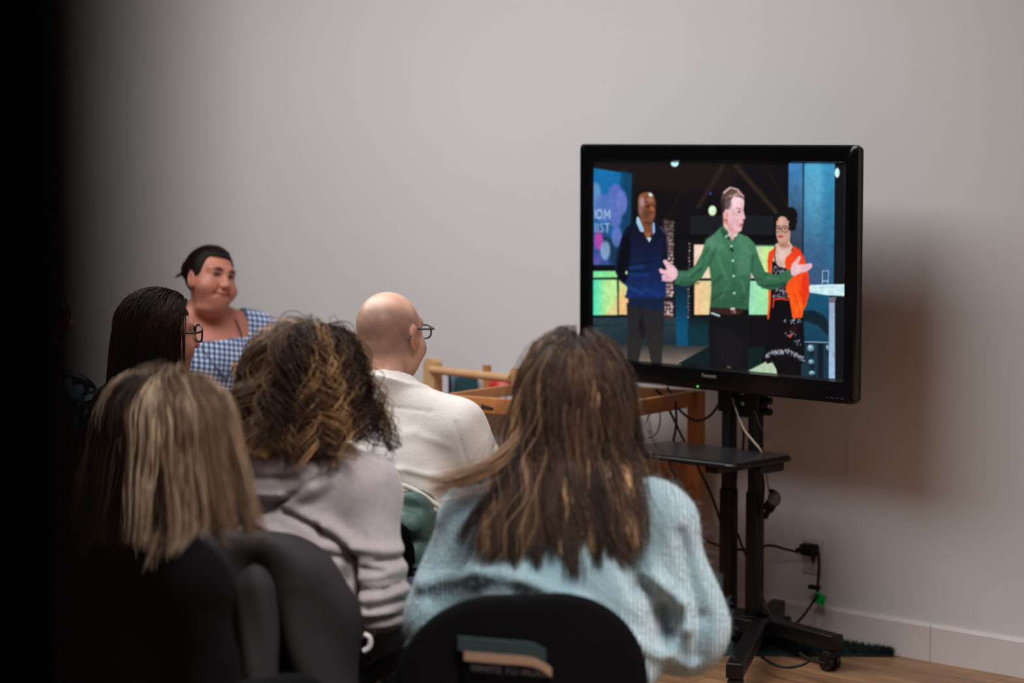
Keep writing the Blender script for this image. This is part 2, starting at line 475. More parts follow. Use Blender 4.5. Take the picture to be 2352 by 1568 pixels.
    def hair_col(s, P):
        q = to_local(P, s.hc, s.HR)
        f = sd_ell(q, (0, -0.012, 0.030), (0.079, 0.099, 0.089))
        f = np.minimum(f, sd_ell(q, (0, 0.030, -0.030), (0.062, 0.060, 0.085)))
        f = np.minimum(f, s.neck(P, 0.004))
        g = s.torso(P, s.colt)
        for i in (0, 1): g = np.minimum(g, sd_cap(P, s.sh[i], s.el[i], 0.055+s.colt))
        return f, g
    colt = 0.016

def tubes_np(paths, width, col, sides=3):
    """paths (N,M,3) width (N,M) col (N,M,3) -> verts, quads, colours"""
    N, M, _ = paths.shape
    T = np.gradient(paths, axis=1); T /= np.linalg.norm(T, axis=2, keepdims=True) + 1e-9
    ref = np.array([0.31, -0.9, 0.2]); A = np.cross(T, ref); A /= np.linalg.norm(A, axis=2, keepdims=True) + 1e-9
    B = np.cross(T, A)
    V = np.zeros((N, M, sides, 3), dtype=f4)
    for k in range(sides):
        a = 2*PI*k/sides
        V[:, :, k] = paths + width[:, :, None]*(math.cos(a)*A + math.sin(a)*B)
    C = np.repeat(col[:, :, None, :], sides, axis=2)
    base = np.arange(N*M*sides).reshape(N, M, sides)
    Q = []
    for k in range(sides):
        k2 = (k+1) % sides
        Q.append(np.stack([base[:, :-1, k], base[:, :-1, k2], base[:, 1:, k2], base[:, 1:, k]], -1).reshape(-1, 4))
    return V.reshape(-1, 3), np.concatenate(Q), C.reshape(-1, 3)

def grow_hair(fig, n, part, zend, vol=0.03, L=0.55, seed=1, hairline=None, clump=40, clumpf=0.6, wave=0.0, wlen=0.08, curl=0.0,
              M=22, wid=0.0007, colors=None, gravity=0.25, zvar=0.02, keepout=None, spread=0.0, down=(0, 0, -1.0), volpow=0.5, outl=None, backw=0.0, shield=None):
    r = np.random.default_rng(seed)
    u = r.normal(size=(n*4, 3)); u /= np.linalg.norm(u, axis=1, keepdims=True)
    ok = (u[:, 2] > -0.42) & ~((u[:, 1] > 0.42) & (u[:, 2] < 0.62)) & ~((u[:, 1] > 0.1) & (u[:, 2] < 0.12))
    if hairline is not None: ok &= hairline(u)
    u = u[ok][:n]; n = len(u)
    rad = np.array([0.078, 0.098, 0.088]); cc = np.array([0, -0.012, 0.030])
    q = u*rad + cc
    a, b = [np.array(p, float) for p in part]; a /= np.linalg.norm(a); b /= np.linalg.norm(b)
    ab = b - a; tt = np.clip(((u-a) @ ab)/(ab@ab), 0, 1); pp = a + tt[:, None]*ab
    d = u - pp + r.normal(size=(n, 3))*0.03 + np.array([0, -0.05-backw, -0.02])
    d -= u*(np.sum(d*u, axis=1, keepdims=True)); d /= np.linalg.norm(d, axis=1, keepdims=True) + 1e-6
    HR = fig.HR
    p = q @ HR.T + fig.hc; d = d @ HR.T
    off = vol*(r.random(n)**volpow); off = np.maximum(off, 0.003)
    near_part = np.linalg.norm(u-pp, axis=1)
    N = 70; h = L/N; path = np.zeros((n, N+1, 3)); path[:, 0] = p; g = np.array(down, float)
    def F(x):
        X = (x[:, 0], x[:, 1], x[:, 2]); a_, b_ = fig.hair_col(X)
        if shield is not None: a_ = np.minimum(a_, shield(to_local(X, fig.hc, fig.HR)))
        if keepout is not None: b_ = np.minimum(b_, keepout(X))
        return a_, b_
    def grad(x):
        e = 2e-3; s0 = np.minimum(*F(x)); G = np.zeros_like(x)
        for k in range(3):
            y = x.copy(); y[:, k] += e; G[:, k] = (np.minimum(*F(y)) - s0)/e
        return s0, G/(np.linalg.norm(G, axis=1, keepdims=True)+1e-6)
    for i in range(N):
        arc = i*h
        d = d*(1-gravity*0.5) + g*gravity*0.5*min(1, 0.35 + arc/0.12) + r.normal(size=(n, 3))*0.015
        if spread: 
            lat = (p - fig.hc); lat[:, 2] = 0; d += spread*lat*min(1, arc/0.10)
        d /= np.linalg.norm(d, axis=1, keepdims=True)
        pn = p + d*h
        s0, G = grad(pn)
        fa, fb = F(pn)
        tgt = np.where(fa < fb, np.minimum(off, 0.007 + arc*0.55), off*0.6 + 0.004)
        pen = np.maximum(tgt - s0, 0)
        onb = (fb < fa) & (p[:, 2] > fig.nb[2] - 0.40)
        Gb = G*np.array([0.25, 1.0, 0.35]); back = np.where(p[:, 1] < fig.hc[1] - 0.01, -1.0, 1.0)
        Gb[:, 1] += 1.1*back; Gb /= np.linalg.norm(Gb, axis=1, keepdims=True)
        Gu = np.where(onb[:, None], Gb, G)
        pn = pn + Gu*np.minimum(pen, 0.02)[:, None]
        if arc < 0.10:
            ex = np.maximum(fa - tgt, 0); pn = pn - G*(ex*0.35)[:, None]
        d = pn - p; d /= np.linalg.norm(d, axis=1, keepdims=True) + 1e-9
        p = p + d*h; path[:, i+1] = p
    ze = zend(path[:, 0], u) if callable(zend) else zend
    ze = ze + r.normal(size=n)*zvar
    below = path[:, :, 2] < ze[:, None] if hasattr(ze, '__len__') else path[:, :, 2] < ze
    cut = np.where(below.any(axis=1), below.argmax(axis=1), N); cut = np.maximum(cut, 8)
    ts = np.linspace(0, 1, M); out = np.zeros((n, M, 3))
    f = cut[:, None]*ts[None, :]; i0 = np.minimum(f.astype(int), N-1); fr = f - i0
    I = np.arange(n)[:, None]
    out = path[I, i0]*(1-fr[..., None]) + path[I, i0+1]*fr[..., None]
    # clumps
    nc = max(2, n//clump); ci = r.choice(n, nc, replace=False)
    mid = out[:, M//2]; cid = np.zeros(n, int)
    for c0 in range(0, n, 500):
        dd = np.linalg.norm(mid[c0:c0+500, None] - mid[ci][None], axis=2) + 0.6*np.linalg.norm(out[c0:c0+500, 0][:, None] - out[ci, 0][None], axis=2)
        cid[c0:c0+500] = dd.argmin(axis=1)
    cl = out[ci][cid]
    wgt = clumpf*(ts**1.1)[None, :, None]
    out = out + (cl - out)*wgt
    arcm = cut[:, None]*h*ts[None, :]
    if wave or curl:
        ph = r.random(nc)*6.28; fq = (0.8 + 0.5*r.random(nc)); am = 0.6 + 0.8*r.random(nc); hand = np.where(r.random(nc) < 0.5, -1, 1)
        jit = r.normal(size=n)*0.35
        T = np.gradient(out, axis=1); T /= np.linalg.norm(T, axis=2, keepdims=True)+1e-9
        A = np.cross(T, np.array([0.1, 0.95, 0.2])); A /= np.linalg.norm(A, axis=2, keepdims=True)+1e-9; B = np.cross(T, A)
        th = 2*PI*arcm/wlen*fq[cid][:, None] + ph[cid][:, None] + jit[:, None]
        env = np.clip(ts*1.8, 0, 1)[None, :]*am[cid][:, None]
        out = out + A*((wave+curl)*env*np.sin(th))[..., None] + B*((curl*hand[cid][:, None] + wave*0.4)*env*np.cos(th))[..., None]
    wd = wid*(1 - 0.75*ts**3)[None, :]*(0.6+0.8*r.random(n))[:, None]
    C = colors(u, cid, ts, r, out, fig)
    return out, wd, C
def hair_obj(root, m, sets, name='hair'):
    Vs, Qs, Cs = [], [], []; n0 = 0
    for o_, w_, c_ in sets:
        V, Q, C = tubes_np(o_, w_, c_); Vs.append(V); Qs.append(Q+n0); Cs.append(C); n0 += len(V)
    return mesh_np(name, np.concatenate(Vs), np.concatenate(Qs), m, root, True, np.concatenate(Cs))
def palette(dark, mid, light, pl=0.25, along=0.0, cvar=0.18):
    D, Mi, Lg = [np.array(lin(c)[:3]) for c in (dark, mid, light)]
    def fn(u, cid, ts, r, out, fig):
        n = len(u); nc = cid.max()+1
        k = r.random(nc)[cid] ; s = r.random(n)
        a = (k*0.75 + s*0.25)
        base = D[None]*(1-np.clip(a*1.6, 0, 1))[:, None] + Mi[None]*np.clip(a*1.6, 0, 1)[:, None]
        lt = np.clip((a-(1-pl))/max(pl, 1e-3)*1.6, 0, 1)
        C = base[:, None, :]*np.ones((1, len(ts), 1))
        wl = lt[:, None]*(1-along + along*ts[None, :])
        C = C*(1-wl[..., None]) + Lg[None, None]*wl[..., None]
        return C*(1 + cvar*(r.random(n)-0.5))[:, None, None]
    return fn
def scalp_cap(fig, root, m, t=0.006, cut=None, name='hair_base'):
    def fn(P):
        q = to_local(P, fig.hc, fig.HR)
        f = sd_ell(q, (0, -0.012, 0.030), (0.076+t, 0.096+t, 0.086+t))
        if cut: f = cut(f, q)
        return f
    h = fig.hc
    return sdf_mesh(name, fn, axis(h[0]-0.12, h[0]+0.12, 0.005), axis(h[1]-0.13, h[1]+0.13, 0.005), axis(h[2]-0.14, h[2]+0.14, 0.005), m, root)
def face_cut(f, q, y0=0.045, z0=0.058):
    """opens a hair cap over the face"""
    X, Y, Z = q
    op = smax(y0 - Y, Z - z0, 0.01)
    op2 = smax(-0.012 - Y, Z + 0.002, 0.01)
    return smax(smax(f, -op, 0.008), -op2, 0.008)
def eyes(fig, root, look=(0, 1, 0), iris=(60, 45, 35)):
    for sg in (-1, 1):
        c = fig.hc + fig.HR @ np.array([sg*0.0315, 0.0700, 0.0125])
        d = fig.HR @ (np.array(look, float)/np.linalg.norm(look))
        b = MB().ball(c, 0.0125, 20).build('eye', M['eye_white'], root, smooth=True)
        MB().ball(c + d*0.0068, 0.0070, 16).build('iris', M['iris'], b, smooth=True)
def glasses(fig, root, m, ml, wy=0.102, zc=0.012, half=0.026, hh=0.019, tempz=0.018, r=0.0016, back=-0.035, splay=0.081):
    """frame > lenses; built around the head"""
    def W(p): return fig.hc + fig.HR @ np.array(p, float)
    mb = MB(); lens = []
    for sg in (-1, 1):
        cx = sg*0.033; n = 28; ring = []
        for k in range(n+1):
            a = 2*PI*k/n; ca, sa = math.cos(a), math.sin(a)
            x = cx + half*math.copysign(abs(ca)**0.65, ca); z = zc + hh*math.copysign(abs(sa)**0.65, sa)
            ring.append((x, wy - 0.10*abs(x)**1.0*0.9 + 0.002, z))
        mb.tube([W(p) for p in ring], r*1.15, 8, cap=False); lens.append(ring)
        hx = cx + sg*half
        mb.tube(catmull([W((hx, wy-0.006, zc+hh*0.72)), W((sg*splay, wy-0.022, tempz)), W((sg*(splay+0.003), 0.02, tempz-0.001)), W((sg*splay, -0.004, tempz-0.003)), W((sg*(splay-0.001), back, tempz-0.030))], 6), r*1.25, 8)
    mb.tube([W((-0.008, wy, zc+0.006)), W((0, wy+0.002, zc+0.008)), W((0.008, wy, zc+0.006))], r, 8)
    o = mb.build('glasses', m, root, smooth=True)
    for ring in lens:
        c = np.mean([W(p) for p in ring[:-1]], axis=0)
        nn = len(ring)-1; vs = [W(p) for p in ring[:-1]]; off = fig.HR @ np.array([0, 0.0006, 0])
        lb = MB(); V = [v-off for v in vs] + [v+off for v in vs]
        lb.add(V, [tuple(range(nn-1, -1, -1)), tuple(range(nn, 2*nn))] + [(i, (i+1) % nn, nn+(i+1) % nn, nn+i) for i in range(nn)])
        lb.build('lens', ml, o)
    return o
# ---------------------------------------------------------------- lights of the room
area('ceiling_panel_light', (-5.9, 4.1, 3.02), (3.6, 1.8), 122, (0.97, 1.0, 1.0))
area('ceiling_panel_light', (-1.7, 2.9, 3.02), (2.4, 0.7), 125, (1.0, 0.965, 0.955), spread=math.radians(118))
area('ceiling_panel_light', (-0.2, 1.0, 3.02), (2.4, 0.7), 8, (0.93, 0.97, 1.0))

# ---------------------------------------------------------------- room shell
M = {}
M['wall'] = mat('wall_paint', (212, 209, 210), 0.9, 0.2, noise=(1.6, 0.012), bump=(180, 0.05))
M['dark_wall'] = mat('dark_paint', (14, 14, 16), 0.9, 0.1, noise=(3, 0.1))
M['ceiling'] = mat('ceiling_paint', (205, 200, 196), 0.95, 0.1, noise=(2, 0.02))
M['trim'] = mat('baseboard_paint', (214, 206, 204), 0.55, 0.4, noise=(3, 0.015))
def floor_mat():
    m = bpy.data.materials.new('wood_floor'); m.use_nodes = True; nt = m.node_tree; b = nt.nodes['Principled BSDF']
    tc = nt.nodes.new('ShaderNodeTexCoord')
    br = nt.nodes.new('ShaderNodeTexBrick'); br.inputs['Scale'].default_value = 1.0
    br.inputs['Brick Width'].default_value = 1.3; br.inputs['Row Height'].default_value = 0.13
    br.inputs['Mortar Size'].default_value = 0.0015; br.inputs['Color1'].default_value = lin((158, 118, 86)); br.inputs['Color2'].default_value = lin((136, 98, 70))
    br.inputs['Mortar'].default_value = lin((70, 48, 34)); nt.links.new(tc.outputs['Object'], br.inputs['Vector'])
    mp = nt.nodes.new('ShaderNodeMapping'); mp.inputs['Scale'].default_value = (1.6, 16, 1); nt.links.new(tc.outputs['Object'], mp.inputs[0])
    n = nt.nodes.new('ShaderNodeTexNoise'); n.inputs['Scale'].default_value = 2.5; n.inputs['Detail'].default_value = 6; n.inputs['Distortion'].default_value = 0.6
    nt.links.new(mp.outputs[0], n.inputs[0])
    mr = nt.nodes.new('ShaderNodeMapRange'); mr.inputs['From Min'].default_value = 0.3; mr.inputs['From Max'].default_value = 0.7; mr.inputs['To Min'].default_value = 0.6; mr.inputs['To Max'].default_value = 1.2
    nt.links.new(n.outputs[0], mr.inputs[0])
    mx = nt.nodes.new('ShaderNodeMix'); mx.data_type = 'RGBA'; mx.blend_type = 'MULTIPLY'; mx.inputs['Factor'].default_value = 1
    nt.links.new(br.outputs['Color'], mx.inputs['A']); nt.links.new(mr.outputs[0], mx.inputs['B']); nt.links.new(mx.outputs['Result'], b.inputs['Base Color'])
    b.inputs['Roughness'].default_value = 0.42
    return m
M['floor'] = floor_mat()
X0, X1, Y0, Y1, ZC = -10.2, 3.2, -2.2, WALL_Y, 3.1
def struct(name, mb, m):
    o = mb.build(name, m); o['kind'] = 'structure'; return o
T_ = 0.12
struct('floor', MB().box(((X0+X1)/2, (Y0+Y1)/2, -0.05), (X1-X0+2*T_, Y1-Y0+2*T_, 0.1)), M['floor'])
struct('ceiling', MB().box(((X0+X1)/2, (Y0+Y1)/2, ZC+0.05), (X1-X0+2*T_, Y1-Y0+2*T_, 0.1)), M['ceiling'])
struct('wall_back', MB().box(((X0+X1)/2, Y1+T_/2, ZC/2), (X1-X0+2*T_, T_, ZC)), M['wall'])
struct('wall_front', MB().box(((X0+X1)/2, Y0-T_/2, ZC/2), (X1-X0+2*T_, T_, ZC)), M['wall'])
struct('wall_left', MB().box((X0-T_/2, (Y0+Y1)/2, ZC/2), (T_, Y1-Y0, ZC)), M['dark_wall'])
struct('wall_right', MB().box((X1+T_/2, (Y0+Y1)/2, ZC/2), (T_, Y1-Y0, ZC)), M['wall'])
# baseboard in two lengths with a seam; chamfered top
seam = on_y(2143, 1480, WALL_Y)[0]
bb = MB(); BH = 0.118
for a, b in ((X0, seam-0.0012), (seam+0.0012, X1)):
    pr = [(0, 0), (-0.016, 0), (-0.016, BH-0.010), (-0.011, BH-0.002), (-0.006, BH), (0, BH)]
    bb.prism(pr, ((a, WALL_Y, 0), (0, 1, 0), (0, 0, 1)), b-a)
struct('baseboard_back', bb, M['trim'])
# black door leaf standing open right beside the camera, far out of focus
dz = 0.42; c0 = R_*(-0.064) + F_*dz
dm = MB(); ang = YAW
Rd = np.array([[math.cos(ang), -math.sin(ang), 0], [math.sin(ang), math.cos(ang), 0], [0, 0, 1]])
cD = c0 + R_*(-0.41) + np.array([0, 0, 1.05])
dm.box(cD, (0.82, 0.044, 2.10), Rd, bev=0.006)
door = struct('door_1', dm, M['dark_wall'])
hd = MB().cyl(c0 + R_*(-0.07) + F_*(-0.022) + np.array([0, 0, 1.0]), c0 + R_*(-0.07) - F_*0.07 + np.array([0, 0, 1.0]), 0.009)
hd.cyl(c0 + R_*(-0.07) - F_*0.066 + np.array([0, 0, 1.0]), c0 + R_*(-0.19) - F_*0.066 + np.array([0, 0, 1.0]), 0.009)
hd.cyl(c0 + R_*(-0.07) - F_*0.022 + np.array([0, 0, 1.0]), c0 + R_*(-0.07) - F_*0.03 + np.array([0, 0, 1.0]), 0.026)
M['steel'] = mat('brushed_steel', (120, 120, 122), 0.35, 0.5, 0.9, noise=(40, 0.1))
o = hd.build('door_handle', M['steel'], smooth=True); o.parent = door

# ---------------------------------------------------------------- television
M['black_gloss'] = mat('gloss_black_plastic', (9, 9, 11), 0.16, 0.45, noise=(8, 0.05))
M['black'] = mat('satin_black_metal', (6, 6, 8), 0.42, 0.4, noise=(12, 0.08))
M['black_matt'] = mat('matt_black_plastic', (13, 13, 15), 0.65, 0.3, noise=(30, 0.1))
M['rubber'] = mat('cable_rubber', (10, 10, 12), 0.55, 0.35, noise=(30, 0.1))
tl = on_Z(1329, 600, 7.99); tr_ = on_Z(1966, 600, 7.16)
tvx = tr_[:2]-tl[:2]; TW = float(np.linalg.norm(tvx)); tva = math.atan2(tvx[1], tvx[0])
ex = np.array([tvx[0], tvx[1], 0])/TW; ey = np.array([-ex[1], ex[0], 0])
tc_ = np.array([(tl[0]+tr_[0])/2, (tl[1]+tr_[1])/2, 0.0])
zt_ = on_Z(1975, 333, 7.16)[2]; zb_ = on_Z(1979, 930, 7.16)[2]
TVR = thing('television', 'large black flat television showing a man in a green shirt speaking', 'television', tuple(map(float, (tc_[0], tc_[1], zb_))), tva)
TH = float(zt_ - zb_)
def tv_pt(px, py):
    d = ray(px, py); t = ((tc_ - CAMP) @ ey)/(d @ ey); p = CAMP + d*t - tc_
    return float(p @ ex), float(p[2]-zb_)
cTL, cTR, cBR, cBL = tv_pt(1355, 372), tv_pt(1935, 375), tv_pt(1936, 873), tv_pt(1359, 819.5)
sx0 = (cTL[0]+cBL[0])/2; sx1 = (cTR[0]+cBR[0])/2; sz1 = (cTL[1]+cTR[1])/2; sz0 = (cBL[1]+cBR[1])/2
hw = TW/2
def rrect(x0, x1, z0, z1, r, n=6, bow=0.0):
    P = []
    for cx, cz, a0 in ((x1-r, z0+r, -90), (x1-r, z1-r, 0), (x0+r, z1-r, 90), (x0+r, z0+r, 180)):
        for k in range(n+1):
            a = math.radians(a0 + 90*k/n); P.append((cx + r*math.cos(a), cz + r*math.sin(a)))
    return P
# bezel: ring from rounded outer outline to the screen rectangle, with a bevelled inner lip
def ring_mesh(name, outer, inner_rect, yf, m, parent):
    x0, x1, z0, z1 = inner_rect; n = len(outer); q = n//4
    corners = [(x1, z0), (x1, z1), (x0, z1), (x0, z0)]
    inn = [corners[(i)//q] for i in range(n)]
    lip = 0.007
    innl = [(x + (lip if x == x0 else -lip), z + (lip if z == z0 else -lip)) for x, z in inn]
    inn2 = [(x - (lip if x == x0 else -lip), z - (lip if z == z0 else -lip)) for x, z in inn]
    cx = (x0+x1)/2; cz = (z0+z1)/2
    rounds = []
    rounds.append([(x, yf+0.022, z) for x, z in outer])
    rounds.append([(x, yf+0.006, z) for x, z in outer])
    rounds.append([(x + (0.006 if x < cx else -0.006), yf, z + (0.006 if z < cz else -0.006)) for x, z in outer])
    rounds.append([(x, yf, z) for x, z in inn2])
    rounds.append([(x, yf+0.010, z) for x, z in inn])
    rounds.append([(x, yf+0.013, z) for x, z in inn])
    V = [p for r_ in rounds for p in r_]; Fc = []
    for a in range(len(rounds)-1):
        for i in range(n): Fc.append((a*n+i, a*n+(i+1) % n, (a+1)*n+(i+1) % n, (a+1)*n+i))
    return MB().add(V, Fc).build(name, m, parent, smooth=True)
ring_mesh('bezel', rrect(-hw, hw, 0, TH, 0.016), (sx0, sx1, sz0, sz1), 0.0, M['black_gloss'], TVR)
cs = MB(); cs.prism(rrect(-hw+0.004, hw-0.004, 0.004, TH-0.004, 0.016), ((0, 0.022, 0), (1, 0, 0), (0, 0, 1)), -0.014)
cs.box((0, 0.052, TH*0.5), (TW*0.72, 0.050, TH*0.66), bev=0.01)
cs.build('casing', M['black_matt'], TVR, smooth=True)
# ---------------------------------------------------------------- the picture on the screen (colours of a fine emissive mesh)
NU, NVv = 700, 500
SRC = np.array([(0, 1), (1, 1), (1, 0), (0, 0)], float); DST = np.array([(1355, 372), (1935, 375), (1936, 873), (1359, 819.5)], float)
A_ = []; b_ = []
for (u, v), (x, y) in zip(SRC, DST):
    A_.append([u, v, 1, 0, 0, 0, -u*x, -v*x]); b_.append(x); A_.append([0, 0, 0, u, v, 1, -u*y, -v*y]); b_.append(y)
Hm = np.linalg.solve(np.array(A_), np.array(b_))
uu, vv = np.meshgrid(np.linspace(0, 1, NU), np.linspace(0, 1, NVv), indexing='ij')
dn = Hm[6]*uu + Hm[7]*vv + 1
PX = ((Hm[0]*uu + Hm[1]*vv + Hm[2])/dn); PY = ((Hm[3]*uu + Hm[4]*vv + Hm[5])/dn)
CX = (PX-1300)*2.4886; CY = (PY-310)*2.4886          # working frame of the drawing
IMG = np.zeros((NU, NVv, 3)); IMG[:] = (14, 12, 13)
def blend(al, col):
    global IMG
    col = np.array(col, float) if not isinstance(col, np.ndarray) else col
    IMG = IMG*(1-al[..., None]) + col*al[..., None]
def poly(pts, col, soft=2.2, al=1.0, smooth=False):
    """pts in drawing frame; col a colour or a function (x,y)->rgb arrays"""
    P = np.array(catmull(list(pts) + [pts[0]], 5)[:-1]) if smooth else np.array(pts, float)
    x0, y0 = P.min(0)-6; x1, y1 = P.max(0)+6
    mk = (CX > x0) & (CX < x1) & (CY > y0) & (CY < y1)
    x = CX[mk]; y = CY[mk]
    if not len(x): return
    ins = np.zeros(len(x), bool); dm = np.full(len(x), 1e9)
    for i in range(len(P)):
        a = P[i]; b = P[(i+1) % len(P)]; d = b-a
        if abs(d[1]) > 1e-9:
            c = ((a[1] > y) != (b[1] > y)) & (x < (b[0]-a[0])*(y-a[1])/(b[1]-a[1]) + a[0]); ins ^= c
        h = np.clip(((x-a[0])*d[0] + (y-a[1])*d[1])/(d@d + 1e-9), 0, 1)
        dm = np.minimum(dm, np.hypot(x-a[0]-h*d[0], y-a[1]-h*d[1]))
    sdv = np.where(ins, -dm, dm); a_ = np.clip(0.5 - sdv/(2*soft), 0, 1)*al
    c = np.stack(col(x, y), -1) if callable(col) else np.array(col, float)[None]
    IMG[mk] = IMG[mk]*(1-a_[:, None]) + c*a_[:, None]
def ell(cx, cy, rx, ry, col, soft=2.2, al=1.0, rot=0):
    c, s = math.cos(rot), math.sin(rot)
    x = (CX-cx)*c + (CY-cy)*s; y = -(CX-cx)*s + (CY-cy)*c
    d = (np.sqrt((x/rx)**2 + (y/ry)**2)-1)*min(rx, ry)
    blend(np.clip(0.5 - d/(2*soft), 0, 1)*al, col)
def line(pts, wd, col, soft=1.8, al=1.0, smooth=False):
    P = catmull(pts, 6) if smooth and len(pts) > 2 else [np.array(p, float) for p in pts]
    d = np.full(CX.shape, 1e9)
    for a, b in zip(P[:-1], P[1:]):
        v = b-a; h = np.clip(((CX-a[0])*v[0] + (CY-a[1])*v[1])/(v@v+1e-9), 0, 1)
        d = np.minimum(d, np.hypot(CX-a[0]-h*v[0], CY-a[1]-h*v[1]))
    blend(np.clip(0.5 - (d-wd/2)/(2*soft), 0, 1)*al, col)
def vg(c0, c1, y0, y1):
    def f(x, y):
        t = np.clip((y-y0)/(y1-y0), 0, 1); return [c0[i]*(1-t)+c1[i]*t for i in range(3)]
    return f
def hg(c0, c1, x0, x1):
    def f(x, y):
        t = np.clip((x-x0)/(x1-x0), 0, 1); return [c0[i]*(1-t)+c1[i]*t for i in range(3)]
    return f
# backdrop
poly([(120, 140), (1000, 140), (900, 330), (120, 300)], (30, 20, 18), 30, 0.8)
line([(950, 180), (1190, 450)], 26, (50, 36, 28), 9); line([(870, 180), (735, 410)], 26, (42, 31, 25), 9); line([(720, 160), (560, 480)], 18, (26, 19, 18), 9)
line([(1110, 160), (1240, 400)], 20, (24, 18, 16), 9)
poly([(690, 460), (1165, 460), (1165, 580), (690, 580)], (25, 27, 30), 3)
poly([(590, 570), (1170, 570), (1170, 600), (590, 600)], (8, 8, 10), 3)
poly([(110, 190), (135, 192), (352, 225), (345, 745), (110, 748)], vg((18, 112, 172), (52, 78, 140), 200, 740), 3)
poly([(290, 200), (360, 225), (350, 745), (300, 745)], (10, 52, 78), 14, 0.75)
poly([(170, 560), (350, 640), (345, 740), (240, 740)], (10, 40, 52), 14, 0.7)
for e in ((150, 350, 30, 75, (105, 150, 200)), (262, 345, 40, 62, (96, 110, 190)), (298, 390, 32, 70, (110, 122, 200)), (200, 420, 60, 80, (86, 116, 190)),
          (265, 470, 34, 60, (98, 112, 188)), (272, 585, 28, 56, (100, 122, 195)), (170, 605, 24, 54, (196, 66, 168)), (208, 662, 28, 54, (140, 170, 205)), (160, 715, 24, 30, (92, 84, 168))):
    ell(e[0], e[1], e[2], e[3], e[4], 5, 0.85)
tcol = (172, 200, 220)
line([(148, 430), (148, 478)], 8, tcol, 2, 0.8)
d_ = np.abs(np.hypot((CX-172)/15, (CY-455)/24)-1)*17; blend(np.clip(0.5-(d_-4)/4, 0, 1)*0.85, tcol)
line([(202, 480), (202, 431), (217, 465), (231, 431), (231, 480)], 7, tcol, 2, 0.85)
line([(150, 508), (150, 556)], 7, tcol, 2, 0.75); line([(164, 508), (164, 556)], 7, tcol, 2, 0.75)
line([(196, 512), (184, 508), (178, 520), (190, 533), (197, 545), (190, 556), (177, 552)], 6, tcol, 2, 0.8); line([(204, 509), (232, 509)], 6, tcol, 2, 0.85); line([(218, 509), (218, 556)], 7, tcol, 2, 0.85)
poly([(110, 746), (345, 744), (345, 778), (110, 780)], (10, 11, 14), 2)
poly([(110, 780), (268, 778), (280, 815), (110, 818)], hg((120, 235, 160), (150, 225, 140), 140, 280))
poly([(110, 828), (345, 828), (345, 1032), (110, 1034)], (20, 30, 32))
poly([(110, 828), (277, 828), (280, 1030), (110, 1032)], hg((72, 222, 184), (190, 236, 152), 145, 225))
poly([(215, 1030), (262, 960), (282, 900), (281, 1030)], (236, 196, 140), 10, 0.75)
poly([(288, 830), (345, 850), (342, 1028), (290, 1028)], vg((205, 225, 140), (240, 192, 128), 850, 940))
poly([(110, 1032), (345, 1030), (345, 1046), (110, 1048)], (10, 14, 18))
poly([(110, 1046), (630, 1040), (630, 1205), (110, 1205)], vg((40, 58, 66), (26, 44, 52), 1060, 1200))
line([(120, 1090), (620, 1085)], 3, (20, 32, 38)); line([(160, 1110), (200, 1106)], 5, (70, 90, 96), 4, 0.7)
poly([(110, 1200), (840, 1200), (640, 1320), (110, 1300)], vg((48, 50, 48), (118, 104, 96), 1200, 1290), 4)
line([(625, 1306), (760, 1240)], 5, (190, 180, 172), 3, 0.8)
poly([(800, 1212), (1130, 1212), (1090, 1360), (625, 1308)], (14, 30, 31), 3)
# brick column
poly([(535, 480), (592, 490), (602, 1050), (548, 1050)], (64, 46, 42), 4)
rb = random.Random(3)
for k in range(26):
    y = 500 + k*21
    for j in range(3):
        x = 553 + j*18 + rb.uniform(-4, 4); v = 0.5 + 0.5*min(1, max(0, (y-560)/160)); t = rb.uniform(0.6, 1.1)*v
        ell(x, y + rb.uniform(-4, 4), rb.uniform(6, 11), rb.uniform(6, 10), np.array((226, 196, 196))*min(1, t), 2.5, 0.85)
poly([(540, 935), (602, 928), (602, 948), (545, 952)], (24, 26, 28), 2)
poly([(604, 600), (680, 600), (684, 860), (606, 860)], (14, 14, 18), 2)
poly([(604, 850), (684, 850), (686, 1207), (620, 1207)], vg((10, 36, 52), (10, 76, 112), 850, 1100), 2)
poly([(686, 850), (830, 850), (830, 1207), (686, 1207)], vg((14, 18, 22), (14, 48, 56), 1020, 1100), 2)
for k in range(22): ell(686 + rb.uniform(-3, 3), 622+k*20, 5, 7, np.array((205, 170, 160))*rb.uniform(.35, .95), 2, 0.9)
# lit panels
poly([(706, 615), (1180, 615), (1170, 1045), (706, 1045)], (16, 18, 20), 2)
poly([(712, 626), (830, 626), (830, 820), (714, 820)], hg((243, 208, 190), (236, 214, 176), 712, 810))
poly([(717, 833), (830, 833), (830, 1028), (719, 1028)], hg((246, 200, 148), (226, 206, 150), 717, 810))
poly([(1000, 630), (1170, 630), (1170, 820), (1000, 820)], hg((206, 190, 200), (196, 232, 150), 1050, 1110))
line([(1060, 633), (1166, 633)], 7, (90, 160, 110), 2)
poly([(1028, 833), (1150, 833), (1145, 1028), (1028, 1028)], hg((158, 222, 190), (160, 232, 160), 1028, 1140))
# lamps
ell(597, 163, 22, 20, (200, 246, 250), 3); ell(597, 150, 30, 8, (10, 12, 12), 3, 0.6)
ell(815, 432, 23, 29, (214, 246, 186), 3); ell(812, 425, 14, 16, (236, 255, 236), 5); ell(803, 334, 5, 7, (60, 100, 240), 3)
